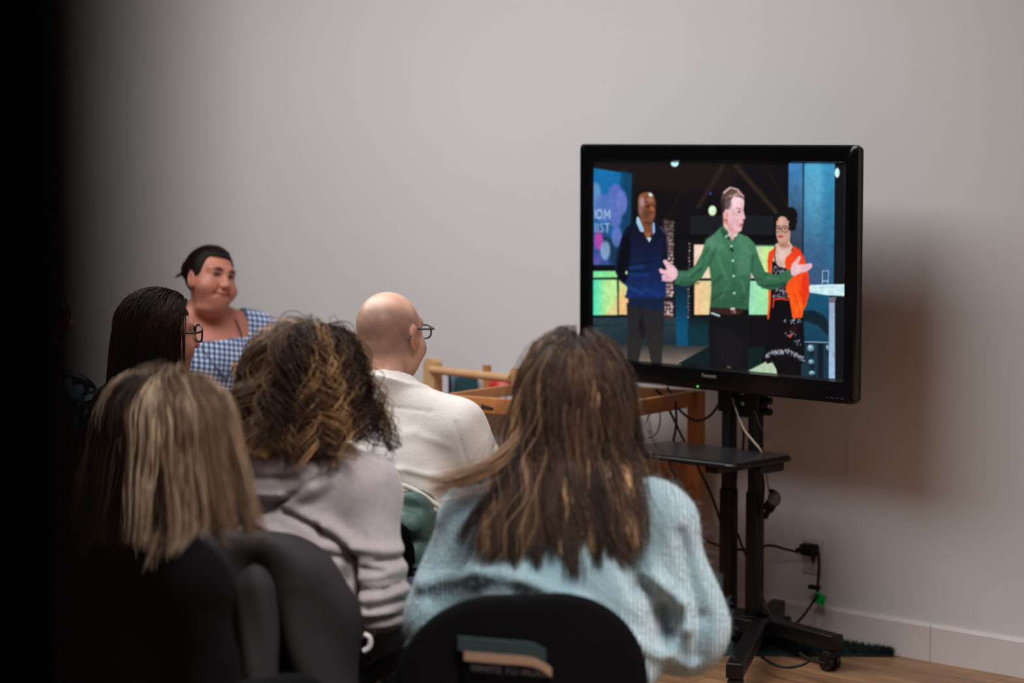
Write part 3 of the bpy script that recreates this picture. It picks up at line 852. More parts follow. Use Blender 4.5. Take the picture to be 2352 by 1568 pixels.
# blue columns, dark edge
poly([(1247, 130), (1330, 130), (1336, 900), (1252, 900)], vg((66, 130, 184), (52, 62, 78), 180, 620), 2)
poly([(1328, 130), (1338, 130), (1340, 870), (1334, 870)], (10, 28, 44), 2)
poly([(1337, 130), (1513, 130), (1516, 900), (1340, 900)], vg((72, 158, 198), (56, 88, 124), 200, 760), 2)
ell(1400, 300, 50, 190, (110, 182, 212), 40, 0.5); poly([(1440, 130), (1514, 130), (1514, 860), (1470, 860)], (40, 116, 160), 22, 0.45)
poly([(1515, 130), (1600, 130), (1600, 1420), (1530, 1420)], (17, 18, 22), 2); line([(1572, 160), (1576, 800)], 6, (38, 36, 36), 3)
ell(1527, 212, 14, 28, (214, 252, 250), 3)
poly([(1335, 880), (1492, 900), (1492, 1185), (1335, 1185)], vg((24, 84, 114), (20, 62, 84), 900, 1180), 2)
poly([(1340, 1005), (1400, 1000), (1460, 1030), (1492, 1080), (1492, 1150), (1430, 1090), (1340, 1060)], (14, 30, 38), 5, 0.9)
poly([(1335, 1190), (1492, 1192), (1495, 1400), (1335, 1400)], (26, 52, 66), 2); poly([(1430, 1195), (1460, 1195), (1462, 1400), (1432, 1400)], (12, 26, 34), 5)
line([(1340, 1183), (1492, 1187)], 6, (150, 190, 208), 2)
for cx, cy, rx, ry in ((1388, 1218, 20, 20), (1486, 1216, 8, 16), (1392, 1298, 16, 13), (1398, 1362, 18, 12)):
    ell(cx, cy, rx, ry, (110, 150, 164), 3); ell(cx-4, cy-6, rx*.45, ry*.4, (190, 220, 226), 3); ell(cx+6, cy+ry+14, 13, 17, (14, 26, 32), 4, 0.8)
poly([(1488, 925), (1532, 925), (1522, 965), (1490, 965)], (110, 108, 122), 2)
poly([(1490, 958), (1524, 958), (1531, 1395), (1494, 1395)], vg((150, 168, 196), (156, 186, 214), 960, 1380), 2)
poly([(1370, 868), (1380, 856), (1600, 850), (1600, 922), (1480, 916), (1376, 900)], (206, 236, 242), 2)
line([(1400, 872), (1470, 868), (1520, 866), (1575, 872)], 3, (156, 190, 200), 3, 0.7); line([(1380, 898), (1480, 914), (1580, 919)], 4, (150, 196, 214), 2, 0.8)
line([(1450, 855), (1450, 776), (1485, 774), (1482, 853)], 4, (196, 222, 214), 1.6, 0.9); line([(1450, 835), (1482, 833)], 5, (226, 238, 232), 1.6, 0.9)
poly([(1030, 1350), (1160, 1282), (1192, 1340), (1200, 1372)], (178, 200, 170), 2)
line([(1160, 1282), (1030, 1348)], 4, (90, 130, 80), 3, .6)
# --- man in the navy sweater
poly([(333, 960), (550, 960), (545, 1110), (536, 1310), (478, 1310), (440, 1130), (404, 1300), (338, 1290), (340, 1100)], vg((34, 33, 36), (42, 40, 38), 960, 1280), 3, smooth=False)
poly([(420, 1010), (445, 1130), (428, 1180), (400, 1100)], (22, 20, 22), 6, .8)
poly([(385, 497), (450, 520), (500, 505), (540, 545), (556, 600), (562, 700), (566, 770), (556, 860), (538, 935), (340, 935), (330, 908), (335, 870), (300, 840), (268, 780), (270, 720), (290, 640), (310, 560), (340, 518)],
     vg((15, 17, 38), (20, 42, 92), 560, 900), 2.5, smooth=True)
poly([(300, 590), (345, 560), (352, 640), (345, 770), (330, 840), (300, 840), (268, 780), (275, 690)], (7, 8, 18), 5)
line([(292, 640), (276, 720), (270, 770)], 5, (22, 46, 98), 4, .8); line([(520, 525), (545, 560)], 6, (90, 94, 160), 3, .8)
for a in (((345, 762), (420, 752), (18, 62, 126), 16), ((350, 800), (450, 800), (18, 58, 122), 20), ((345, 870), (420, 905), (20, 66, 138), 18), ((430, 880), (520, 915), (22, 58, 120), 16), ((360, 735), (470, 728), (12, 14, 34), 8), ((345, 780), (450, 778), (10, 14, 40), 7)):
    line([a[0], a[1]], a[3], a[2], 7, .7)
poly([(338, 930), (540, 930), (545, 970), (540, 1010), (350, 975)], (20, 32, 62), 5, .9)
poly([(540, 600), (562, 700), (562, 800), (535, 850), (530, 700)], (12, 14, 34), 5, .9)
ell(330, 788, 6, 10, (190, 240, 190), 2)
poly([(392, 470), (470, 500), (478, 570), (440, 585), (400, 520)], (120, 72, 46), 3)
poly([(428, 560), (468, 560), (460, 590), (445, 600)], (150, 92, 66), 3)
poly([(444, 588), (470, 588), (457, 616)], (196, 234, 232), 2)
poly([(385, 470), (395, 468), (428, 545), (420, 557), (405, 553), (382, 500)], (160, 204, 232), 2); poly([(474, 500), (486, 502), (490, 555), (480, 570), (474, 545)], (150, 180, 224), 2)
poly([(392, 360), (404, 340), (440, 328), (472, 336), (486, 365), (492, 395), (490, 425), (492, 450), (486, 470), (478, 495), (460, 505), (438, 500), (412, 478), (396, 455), (391, 410)], hg((132, 88, 74), (120, 68, 44), 400, 450), 2.5, smooth=True)
ell(414, 385, 13, 28, (176, 142, 146), 5, .9); ell(405, 430, 8, 22, (150, 98, 84), 4, .8)
ell(460, 372, 18, 16, (176, 122, 96), 7, .8); ell(460, 343, 14, 9, (206, 240, 232), 3, 1, .5); ell(430, 345, 20, 12, (140, 76, 34), 6, .7)
line([(438, 410), (455, 405)], 7, (52, 28, 18), 3); line([(474, 405), (486, 404)], 6, (52, 28, 18), 3); ell(447, 412, 7, 5, (42, 24, 18), 3); ell(479, 410, 5, 4, (46, 26, 18), 3)
poly([(463, 408), (478, 408), (484, 438), (462, 438)], (178, 112, 82), 4, .8); ell(472, 441, 10, 4, (92, 50, 36), 3)
ell(440, 455, 20, 26, (92, 56, 38), 8, .7); ell(474, 462, 12, 6, (176, 104, 96), 3); line([(462, 461), (486, 460)], 3, (84, 40, 34), 2); ell(468, 480, 16, 9, (120, 76, 62), 5, .8); ell(450, 505, 22, 8, (60, 34, 22), 6, .7)
# --- woman in the orange cardigan
poly([(1150, 930), (1340, 930), (1344, 1060), (1352, 1200), (1356, 1300), (1335, 1310), (1290, 1290), (1180, 1296), (1140, 1310), (1128, 1290), (1136, 1180), (1140, 1060)], (14, 11, 14), 3)
poly([(1185, 1290), (1320, 1290), (1318, 1380), (1200, 1372)], (12, 10, 12), 3)
poly([(1178, 620), (1250, 600), (1282, 640), (1262, 770), (1160, 770), (1160, 680)], (214, 178, 162), 3)
ell(1215, 690, 30, 40, (226, 196, 186), 12, .7)
poly([(1160, 720), (1176, 724), (1200, 752), (1236, 760), (1260, 745), (1262, 935), (1158, 935)], (20, 17, 22), 2)
rw = random.Random(11)
for k in range(150):
    x = rw.uniform(1166, 1258); y = rw.uniform(740, 930)
    if y < 740 + max(0, (x-1170)*0.35): continue
    if rw.random() < .5: line([(x, y), (x+rw.uniform(-2, 2), y+rw.uniform(8, 16))], 3.4, (186, 186, 206), 1.4, .85)
    else: line([(x, y), (x+rw.uniform(6, 12), y+rw.uniform(-2, 3))], 3.4, (176, 176, 196), 1.4, .85)
line([(1178, 640), (1174, 690), (1186, 745), (1215, 765), (1245, 765)], 5, (16, 12, 16), 2, smooth=True); line([(1282, 640), (1270, 660)], 5, (20, 14, 16), 2)
og = vg((238, 60, 28), (248, 88, 22), 640, 900)
poly([(1178, 640), (1140, 670), (1134, 720), (1140, 850), (1142, 960), (1136, 1050), (1146, 1054), (1156, 960), (1156, 880), (1158, 740), (1170, 690)], og, 2)
poly([(1284, 632), (1320, 655), (1345, 700), (1368, 790), (1376, 900), (1358, 980), (1345, 1000), (1338, 1045), (1282, 1050), (1262, 940), (1240, 880), (1248, 780), (1232, 730), (1240, 700), (1270, 670)], og, 2)
poly([(1340, 800), (1374, 800), (1374, 900), (1350, 975), (1328, 960), (1320, 880)], (226, 42, 26), 8, .75); ell(1318, 980, 16, 42, (255, 120, 40), 8, .6, .2); line([(1290, 900), (1325, 1020)], 7, (200, 56, 14), 5, .6)
line([(1170, 940), (1215, 936), (1256, 942)], 8, (236, 66, 36), 2); line([(1172, 945), (1168, 985)], 7, (236, 66, 36), 2)
for k in range(44):
    a = rw.random(); x = 1232 + a*104; y = rw.choice([rw.uniform(1052, 1072), rw.uniform(1100, 1200)])
    if y > 1075 and x < 1250 + rw.random()*50 and y > 1150: continue
    ang = rw.uniform(0, 3.1); line([(x, y), (x+9*math.cos(ang), y+9*math.sin(ang))], 4, (188, 196, 220), 1.5, .85)
ell(1290, 1108, 26, 20, (40, 12, 14), 8, .8); ell(1269, 1150, 8, 11, (216, 62, 64), 2)
for k in range(120):
    t = rw.random(); x = 1130 + t*222; y0 = 1250 + 10*abs(t-0.35) + 46*max(0, t-0.6)*2 - 14*math.sin(t*2.4) + 20*max(0, .12-t)/.12; y = y0 + rw.uniform(-12, 14)
    if rw.random() < .6: line([(x, y-5), (x+1, y+6)], 3.2, (186, 190, 212), 1.3, .85)
    else: line([(x-5, y), (x+5, y+1)], 3.2, (186, 190, 212), 1.3, .85)
poly([(1180, 470), (1240, 465), (1262, 500), (1262, 560), (1258, 600), (1262, 640), (1210, 650), (1190, 600)], (196, 142, 122), 3)
for cx, cy, r_ in ((1225, 455, 40), (1262, 450, 38), (1280, 490, 22), (1270, 520, 26), (1240, 435, 26), (1205, 462, 24), (1284, 462, 18), (1190, 480, 12)):
    ell(cx, cy, r_, r_*1.02, (20, 14, 15), 4)
poly([(1183, 500), (1195, 470), (1215, 463), (1238, 472), (1250, 500), (1254, 545), (1248, 580), (1236, 606), (1212, 618), (1192, 602), (1180, 560)], (206, 156, 138), 3, smooth=True)
ell(1210, 492, 16, 20, (226, 184, 168), 8, .7); ell(1202, 556, 14, 16, (222, 172, 152), 7, .7)
for cx in (1192, 1231):
    d_ = np.abs(np.hypot((CX-cx)/(14 if cx < 1200 else 19), (CY-537)/17)-1)*17; blend(np.clip(0.5-(d_-1.6)/3, 0, 1)*0.9, (34, 26, 32)); ell(cx+1, 534, 7, 4, (40, 26, 26), 2.5)
line([(1204, 531), (1213, 531)], 3, (34, 26, 32)); line([(1250, 532), (1262, 534)], 4, (34, 26, 32)); line([(1178, 520), (1200, 516)], 4, (70, 44, 40), 2, .7); line([(1220, 516), (1244, 520)], 4, (70, 44, 40), 2, .7)
ell(1208, 560, 6, 4, (166, 108, 92), 3, .8); ell(1206, 579, 14, 6, (186, 44, 44), 2.5); line([(1194, 578), (1220, 579)], 2, (120, 24, 28), 1.5)
line([(1258, 570), (1255, 625)], 5, (238, 214, 210), 3, .7); ell(1228, 628, 26, 8, (160, 108, 92), 5, .6)
# --- man in the green shirt
poly([(808, 985), (1030, 985), (1034, 1100), (1030, 1350), (905, 1355), (815, 1330), (800, 1120)], (17, 16, 18), 3)
poly([(820, 1100), (930, 1120), (1010, 1200), (960, 1320), (860, 1300)], (26, 24, 26), 20, .6); ell(920, 1328, 12, 6, (110, 90, 74), 4)
gs = vg((70, 124, 92), (48, 92, 66), 600, 960)
poly([(870, 520), (820, 570), (780, 600), (755, 680), (720, 745), (680, 775), (618, 776), (602, 850), (650, 866), (705, 858), (760, 815), (800, 745), (815, 860), (808, 985), (870, 990), (960, 992), (1030, 1000), (1036, 860), (1040, 780), (1080, 860), (1150, 888), (1220, 870), (1285, 806), (1262, 765), (1190, 800), (1120, 780), (1085, 700), (1060, 620), (1020, 580), (965, 560)], gs, 2.4)
ell(830, 620, 46, 34, (104, 150, 124), 18, .55, .4); poly([(965, 570), (1010, 590), (1040, 680), (1030, 800), (960, 800)], (86, 136, 108), 16, .6)
for a in (((800, 745), (835, 650), 9), ((1042, 780), (1050, 690), 10), ((700, 810), (760, 760), 10), ((640, 850), (740, 846), 14), ((1075, 830), (1130, 800), 8), ((1110, 868), (1240, 850), 20), ((815, 860), (880, 800), 8), ((820, 940), (900, 890), 9), ((1020, 880), (985, 960), 9), ((760, 700), (800, 640), 6)):
    line([a[0], a[1]], a[2], (30, 62, 42), 8, .6)
for a in (((690, 800), (750, 740), 7), ((850, 700), (900, 820), 16), ((985, 830), (1010, 900), 12), ((1100, 810), (1190, 822), 8), ((870, 930), (900, 880), 12), ((640, 800), (690, 800), 10)):
    line([a[0], a[1]], a[2], (96, 150, 116), 8, .5)
line([(925, 610), (942, 800), (946, 985)], 3, (34, 70, 50), 2.5, .8); line([(968, 640), (985, 760)], 2.5, (52, 96, 74), 3, .6)
poly([(868, 520), (905, 560), (930, 600), (905, 600), (880, 580), (864, 548)], (42, 84, 58), 2.5); poly([(968, 562), (950, 590), (930, 605), (938, 575)], (48, 92, 66), 2.5)
poly([(905, 535), (965, 560), (952, 575), (930, 606), (912, 575)], (226, 178, 180), 2.5)
for x, y in ((896, 580), (909, 570), (927, 634), (936, 718), (941, 806), (946, 904), (952, 572)): ell(x, y, 6, 7, (196, 226, 224), 2)
line([(915, 654), (930, 648), (938, 664)], 6, (16, 26, 20), 2); line([(927, 650), (930, 670)], 4, (16, 26, 20), 2)
poly([(815, 990), (1000, 995), (985, 1025), (905, 1030), (818, 1008)], (56, 32, 28), 3); poly([(925, 990), (955, 990), (960, 1020), (930, 1025)], (86, 56, 48), 4); ell(938, 994, 14, 8, (206, 196, 196), 3); ell(950, 1012, 5, 5, (200, 160, 140), 3)
line([(818, 1018), (862, 1034)], 10, (190, 220, 230), 2.5)
hc_ = (232, 184, 196)
poly([(618, 770), (600, 748), (575, 735), (558, 716), (545, 712), (536, 722), (546, 742), (560, 768), (545, 772), (524, 762), (514, 770), (522, 790), (545, 800), (528, 804), (534, 820), (530, 834), (556, 838), (590, 836), (612, 822), (622, 800)], hc_, 2.5)
ell(585, 785, 26, 26, (244, 206, 212), 8, .6)
for a in (((548, 798), (575, 795)), ((545, 770), (570, 775)), ((545, 822), (572, 812))): line(list(a), 3, (180, 112, 128), 3, .6)
poly([(1266, 768), (1274, 735), (1296, 715), (1310, 692), (1320, 690), (1326, 702), (1310, 738), (1340, 738), (1384, 730), (1390, 740), (1392, 752), (1376, 768), (1350, 782), (1318, 790), (1290, 806), (1272, 800)], hc_, 2.5)
for a in (((1330, 748), (1380, 744)), ((1330, 762), (1372, 760)), ((1300, 745), (1285, 780))): line(list(a), 3, (190, 122, 134), 3, .55)
ell(1300, 762, 20, 20, (246, 208, 214), 8, .6)
# head
poly([(872, 440), (905, 430), (960, 560), (905, 545), (880, 515)], (206, 142, 134), 3)
poly([(878, 500), (905, 515), (925, 560), (900, 545), (878, 520)], (238, 190, 188), 4, .8)
poly([(875, 420), (868, 370), (890, 330), (930, 320), (975, 335), (996, 370), (996, 400), (992, 430), (1003, 470), (1001, 480), (990, 484), (994, 500), (986, 520), (984, 545), (966, 556), (940, 552), (916, 530), (905, 490), (893, 470)], (232, 184, 190), 2.6)
ell(955, 380, 30, 32, (246, 214, 222), 12, .8); ell(948, 500, 22, 22, (224, 158, 166), 12, .6)
poly([(874, 440), (862, 380), (866, 340), (884, 312), (914, 294), (946, 300), (975, 318), (996, 345), (998, 372), (985, 360), (960, 352), (935, 350), (920, 370), (916, 400), (906, 424), (890, 424), (880, 448)], (88, 66, 62), 3)
for a in (((880, 330), (912, 302), (226, 188, 190), 11), ((915, 300), (960, 312), (220, 180, 184), 9), ((960, 318), (990, 350), (214, 176, 180), 10), ((905, 340), (945, 318), (120, 92, 76), 9), ((915, 352), (960, 330), (214, 172, 176), 7), ((940, 345), (978, 340), (200, 158, 162), 8), ((890, 360), (915, 345), (150, 120, 116), 7)):
    line([a[0], a[1]], a[3], a[2], 3, .9)
ell(905, 395, 16, 26, (112, 92, 104), 7, .8); poly([(864, 370), (880, 360), (886, 440), (874, 445)], (44, 34, 32), 5, .9)
ell(894, 455, 13, 27, (240, 180, 184), 2.5, 1, -.15); ell(899, 456, 5, 16, (206, 128, 130), 3, .8); ell(893, 486, 10, 6, (170, 80, 50), 3, .6)
line([(955, 417), (978, 424)], 5, (120, 78, 84), 2.5, .9); ell(969, 440, 7, 4, (76, 50, 58), 2.2); line([(958, 436), (975, 433)], 2.5, (130, 84, 90), 1.8, .9)
line([(985, 478), (998, 483)], 4, (170, 100, 104), 2.5, .8); line([(920, 520), (945, 545), (970, 553)], 5, (206, 136, 134), 4, .7)
ell(984, 508, 8, 4, (204, 104, 120), 2.2); ell(981, 520, 9, 5, (208, 112, 128), 2.2); line([(973, 513), (990, 513)], 3, (120, 44, 56), 1.8); line([(950, 478), (962, 505)], 3, (206, 144, 152), 4, .6)
# fine tonal unevenness of cloth and set, as in the filmed picture
rn = np.random.default_rng(5)
def softnoise(nu, nv):
    g = rn.normal(size=(nu+1, nv+1)); x = np.linspace(0, nu-1e-6, NU); y = np.linspace(0, nv-1e-6, NVv)
    i = x.astype(int)[:, None]; j = y.astype(int)[None]; a = (x-x.astype(int))[:, None]; b_2 = (y-y.astype(int))[None]
    a = a*a*(3-2*a); b_2 = b_2*b_2*(3-2*b_2)
    return g[i, j]*(1-a)*(1-b_2) + g[i+1, j]*a*(1-b_2) + g[i, j+1]*(1-a)*b_2 + g[i+1, j+1]*a*b_2
IMG = IMG*(1 + 0.022*softnoise(60, 45) + 0.022*softnoise(130, 60) + 0.022*softnoise(280, 200))[..., None]
# slight softness of the screen
for _ in range(1):
    I2 = IMG.copy(); I2[1:-1] = (IMG[:-2] + 2*IMG[1:-1] + IMG[2:])/4; IMG = I2
    I2 = IMG.copy(); I2[:, 1:-1] = (IMG[:, :-2] + 2*IMG[:, 1:-1] + IMG[:, 2:])/4; IMG = I2
c_ = np.clip(IMG/255.0, 0, 1); LIN = np.where(c_ <= 0.04045, c_/12.92, ((c_+0.055)/1.055)**2.4)
SW = sx1-sx0; SH = sz1-sz0
V = np.stack([sx0 + uu*SW, np.full(uu.shape, 0.0125), sz0 + vv*SH], -1).reshape(-1, 3)
ids = np.arange(NU*NVv).reshape(NU, NVv)
Q = np.stack([ids[:-1, :-1], ids[1:, :-1], ids[1:, 1:], ids[:-1, 1:]], -1).reshape(-1, 4)
ms = bpy.data.materials.new('screen_picture'); ms.use_nodes = True; nt = ms.node_tree; b = nt.nodes['Principled BSDF']
at = nt.nodes.new('ShaderNodeAttribute'); at.attribute_name = 'Col'
b.inputs['Base Color'].default_value = (0.004, 0.004, 0.005, 1); b.inputs['Roughness'].default_value = 0.18; b.inputs['Specular IOR Level'].default_value = 0.25
nt.links.new(at.outputs['Color'], b.inputs['Emission Color']); b.inputs['Emission Strength'].default_value = 1.0
mesh_np('screen', V, Q, ms, TVR, True, LIN.reshape(-1, 3))
MB().prism([(sx0-0.002, sz0-0.002), (sx1+0.002, sz0-0.002), (sx1+0.002, sz1+0.002), (sx0-0.002, sz1+0.002)], ((0, 0.0130, 0), (1, 0, 0), (0, 0, 1)), -0.010).build('screen_backing', M['black_matt'], TVR)
M['logo'] = mat('logo_silver', (120, 116, 108), 0.4, 0.5, 0.3)
M['dimlogo'] = mat('logo_grey', (44, 44, 48), 0.5)
lx, lz = tv_pt(1629, 863)
text_mesh('maker_logo', 'Panasonic', 0.0155, M['logo'], TVR, (lx, -0.0008, lz), (PI/2, 0, 0), 0.0003, 0.0006)
lx, lz = tv_pt(1918, 914)
mk = MB()
for k, wd_ in enumerate((0.010, 0.016, 0.012, 0.014)): mk.box((lx-0.030+k*0.019, -0.0004, lz), (wd_, 0.0008, 0.0032))
mk.build('dim_marking', M['dimlogo'], TVR)
lx, lz = tv_pt(1603, 887)
MB().ball((lx, -0.001, lz), 0.0032, 12).build('power_light', emis('green_led', (70, 220, 40), 1.6), TVR, smooth=True)
# ---------------------------------------------------------------- television stand
M['shelf_top'] = mat('shelf_laminate', (38, 38, 41), 0.32, 0.5, noise=(60, 0.1))
PY_ = float((tc_ + ey*0.105)[1])
pl = on_y(1673.5, 1200, PY_); pr_ = on_y(1734, 1200, PY_ - 0.004)
hub = (pl + pr_)/2
st = thing('television_stand', 'black wheeled television stand with two poles, shelf and splayed feet', 'stand', (float(hub[0]), float(hub[1]), 0))
def loc(p): return np.array(p, float) - np.array([hub[0], hub[1], 0])
for p in (pl, pr_):
    q = loc((p[0], p[1], 0))
    m_ = MB().box((q[0], q[1], 0.595), (0.038, 0.040, 1.01), bev=0.008).box((q[0], q[1], 0.30), (0.046, 0.047, 0.42), bev=0.008)
    po = m_.build('pole', M['black'], st, smooth=True)
    MB().box((q[0], q[1], 0.790), (0.056, 0.056, 0.070), bev=0.005).cyl((q[0]+0.02, q[1], 0.80), (q[0]+0.058, q[1], 0.80), 0.012).cyl((q[0]+0.02, q[1], 0.765), (q[0]+0.058, q[1], 0.765), 0.012).build('clamp', M['black'], po, smooth=True)
ql, qr = loc((pl[0], pl[1], 0)), loc((pr_[0], pr_[1], 0))
MB().box(((ql[0]+qr[0])/2, (ql[1]+qr[1])/2, 0.755), (abs(qr[0]-ql[0]), 0.02, 0.028), bev=0.003).build('crossbar', M['black'], st, smooth=True)
MB().box(((ql[0]+qr[0])/2, (ql[1]+qr[1])/2-0.012, 1.02), (0.52, 0.03, 0.05), bev=0.004).box((-0.18, -0.018, 1.05), (0.035, 0.02, 0.42), bev=0.003).box((0.18, -0.018, 1.05), (0.035, 0.02, 0.42), bev=0.003).build('mounting_plate', M['black_matt'], st, smooth=True)
# shelf
nc_ = on_y(1690, 1064, 5.70); zs_ = float(nc_[2]); a = loc((nc_[0], nc_[1], 0))
sh_o = rrect(-0.50, 0.0, 0.0, 0.285, 0.035)
mbs = MB().prism([(x+a[0], y+a[1]) for x, y in sh_o], ((0, 0, zs_-0.020), (1, 0, 0), (0, 1, 0)), 0.020)
so = mbs.build('shelf', M['shelf_top'], st, smooth=True)
mb_ = MB().tube([(x+a[0], y+a[1], zs_-0.012) for x, y in sh_o + [sh_o[0]]], 0.0085, 8, cap=False)
mb_.box((a[0]-0.12, a[1]+0.12, zs_-0.033), (0.05, 0.18, 0.024), bev=0.003).box((a[0]+0.02-0.05, a[1]+0.2, zs_-0.035), (0.03, 0.12, 0.03), bev=0.003)
mb_.build('shelf_rim', M['black'], so, smooth=True)
# base: four splayed feet with casters
hb = np.array([hub[0], hub[1], 0.0]) + F_*(-0.06) + R_*0.06
def foot(px, Z, endz=0.092, cast=True, wd=0.05):
    e = R_*((px-1176)/FPX*Z) + F_*Z
    d = e - hb; L = float(np.linalg.norm(d[:2])); a_ = math.atan2(d[1], d[0]); c, s_ = math.cos(a_), math.sin(a_)
    Rm = np.array([[c, -s_, 0], [s_, c, 0], [0, 0, 1]])
    mid = loc(hb + d*0.5)
    f = MB().box((mid[0], mid[1], endz), (L+0.05, wd, 0.046), Rm, bev=0.005).build('foot', M['black'], st, smooth=True)
    if cast:
        q = loc(e); u = np.array([c, s_, 0]); n_ = np.array([-s_, c, 0])
        cm = MB().cyl(q + np.array([0, 0, 0.066]), q + np.array([0, 0, 0.071]), 0.020)
        cm.box(q + np.array([0, 0, 0.052]) - u*0.005, (0.045, 0.046, 0.026), Rm, bev=0.008)
        co = cm.build('caster', M['black_matt'], f, smooth=True)
        # wheels as the same part's mesh
        wm = MB()
        for sg in (-1, 1):
            wc = q + np.array([0, 0, 0.0275]) - u*0.010 + n_*sg*0.014
            wm.cyl(wc - n_*0.008, wc + n_*0.008, 0.0270, 28)
            wm.cyl(wc + n_*sg*0.008, wc + n_*sg*0.0105, 0.012, 20)
        wm.build('wheel', M['black_gloss'], f, smooth=True)
foot(1922, 7.27); foot(1697, 6.88); foot(1662, 7.60); foot(1812, 7.93)
MB().box(tuple(loc(hb)*0.5 + np.array([0, 0, 0.088])), (0.22, 0.14, 0.05), bev=0.008).build('hub', M['black'], st, smooth=True)

# ---------------------------------------------------------------- wall socket, plugs, cables
M['white_plastic'] = mat('white_plastic', (196, 190, 188), 0.4, 0.5, noise=(10, 0.02))
so_c = on_y(1868, 1276, WALL_Y)
sock = thing('wall_socket', 'white double wall socket above the baseboard', 'wall socket', (float(so_c[0]), WALL_Y-0.0005, float(so_c[2])))
MB().box((0, -0.003, 0), (0.078, 0.006, 0.118), bev=0.0025).build('plate', M['white_plastic'], sock, smooth=True)
for dz_ in (0.026, -0.026):
    MB().box((0, -0.0072, dz_), (0.034, 0.004, 0.034), bev=0.0015).box((-0.007, -0.0093, dz_+0.003), (0.0022, 0.0006, 0.009)).box((0.007, -0.0093, dz_+0.003), (0.0022, 0.0006, 0.009)).build('outlet', M['white_plastic'], sock, smooth=True)
def C5(x, y): return (1480 + x/2.278, 880 + y/2.278)
def cable(name, pts, r, m, label, cat='cable', Y=None, n=8, group=None):
    P = []
    for p in pts:
        x, y = C5(p[0], p[1]); P.append(on_y(x, y, p[2] if len(p) > 2 else Y))
    P = [np.array([q[0], q[1], max(q[2], r+0.002)]) for q in P]
    o = MB().tube(catmull(P, 10), r, n).build(name, m, None, smooth=True)
    return tag(o, label, cat, group)
YP = PY_
M['grey_wire'] = mat('grey_wire', (84, 80, 80), 0.5, 0.4, noise=(20, .05)); M['beige_wire'] = mat('cream_wire', (170, 156, 138), 0.5, 0.4, noise=(20, .05))
cable('power_cable', [(60, 30, 6.02), (100, 80, 6.03), (150, 180, 6.04), (210, 305, 6.05), (270, 420, 6.05), (340, 560, 6.05), (385, 680, 6.05), (420, 790, 6.06), (480, 780, 6.06), (510, 850, 6.06), (545, 935, 6.06), (560, 1000, 6.07)], 0.0042, M['rubber'], 'black cable crossing diagonally from the wooden tray behind the stand poles')
cable('power_cable', [(120, 20, 6.03), (145, 75, 6.03), (190, 145, 6.03), (265, 195, 6.03), (340, 172, 6.03), (395, 100, 6.02), (410, 60, 6.02)], 0.0042, M['rubber'], 'black cable drooping in a loop between the tray post and the left pole')
cable('power_cable', [(150, 60, 6.01), (165, 130, 6.01), (166, 220, 6.02), (152, 300, 6.03), (132, 420, 6.04), (160, 480, 6.05), (178, 560, 6.05), (176, 640, 6.05), (240, 722, 6.06), (320, 815, 6.07), (400, 852, 6.08), (480, 868, 6.08), (545, 868, 6.09), (610, 855, 6.12), (665, 848, 6.16), (740, 868, 6.19), (806, 884, 6.205)], 0.0042, M['rubber'], 'long black cable sagging under the shelf to the wall socket')
cable('signal_cable', [(476, 70, YP-0.035), (484, 120, YP-0.04), (505, 200, YP-0.045), (520, 270, YP-0.045), (514, 352, YP-0.04)], 0.0040, M['rubber'], 'short black cable hanging between the two poles above the shelf')
cable('signal_cable', [(462, 80, YP-0.03), (478, 130, YP-0.04), (520, 235, YP-0.05), (560, 290, YP-0.05), (610, 352, YP-0.05), (636, 420, YP-0.02), (640, 480, YP), (648, 540, YP), (658, 575, YP)], 0.0036, M['beige_wire'], 'cream cable running down across the right pole to the hanging adapter')
cable('cable_tie_wire', [(575, 140, YP-0.045), (592, 190, YP-0.045), (612, 235, YP-0.04), (640, 262, YP-0.03), (678, 285, YP-0.02), (694, 315, YP-0.02), (680, 340, YP-0.02), (652, 332, YP-0.02), (636, 300, YP-0.02), (630, 258, YP-0.03)], 0.0012, M['grey_wire'], 'thin grey wire loop beside the right pole', 'wire')
cable('power_cable', [(600, 430, YP-0.03), (618, 480, YP-0.03), (624, 560, YP-0.02), (614, 640, YP-0.02), (606, 760, YP-0.03), (602, 1000, YP-0.03), (612, 1100, YP-0.03), (660, 1210, YP-0.04), (716, 1302, YP-0.04)], 0.0042, M['rubber'], 'black cable running down the right pole to the stand foot')
cable('power_cable', [(484, 440, YP+0.01), (478, 560, YP), (482, 700, YP), (476, 900, YP), (468, 1040, YP), (476, 1160, YP), (496, 1250, YP)], 0.0036, M['rubber'], 'black cable running down the back of the left pole')
cable('power_cable', [(392, 1060, 6.1), (378, 1120, 6.1), (358, 1170, 6.1), (352, 1240, 6.1)], 0.0036, M['rubber'], 'short black cable left of the left pole near the baseboard')
cable('power_cable', [(912, 890, 6.215), (914, 960, 6.21), (908, 1040, 6.205), (902, 1100, 6.19), (872, 1160, 6.15), (810, 1240, 6.08), (730, 1302, YP-0.03), (700, 1310, YP-0.02)], 0.0046, M['rubber'], 'black cord hanging from the wall plug down to the stand foot')
cable('power_cable', [(596, 1412, 5.74), (640, 1450, 5.72), (700, 1478, 5.70), (770, 1484, 5.70), (835, 1468, 5.71), (862, 1444, 5.73), (830, 1424, 5.76)], 0.0046, M['rubber'], 'black cable looping on the floor beneath the stand')
cable('power_cable', [(815, 1412, 5.77), (850, 1440, 5.74), (900, 1456, 5.72), (950, 1462, 5.70)], 0.0046, M['rubber'], 'short black cable on the floor beside the right caster')
cable('thin_wire', [(52, 112, 5.96), (42, 140, 5.95), (20, 175, 5.95), (8, 215, 5.95)], 0.0022, M['grey_wire'], 'thin grey wire hanging in front of the tray, left one', 'wire')
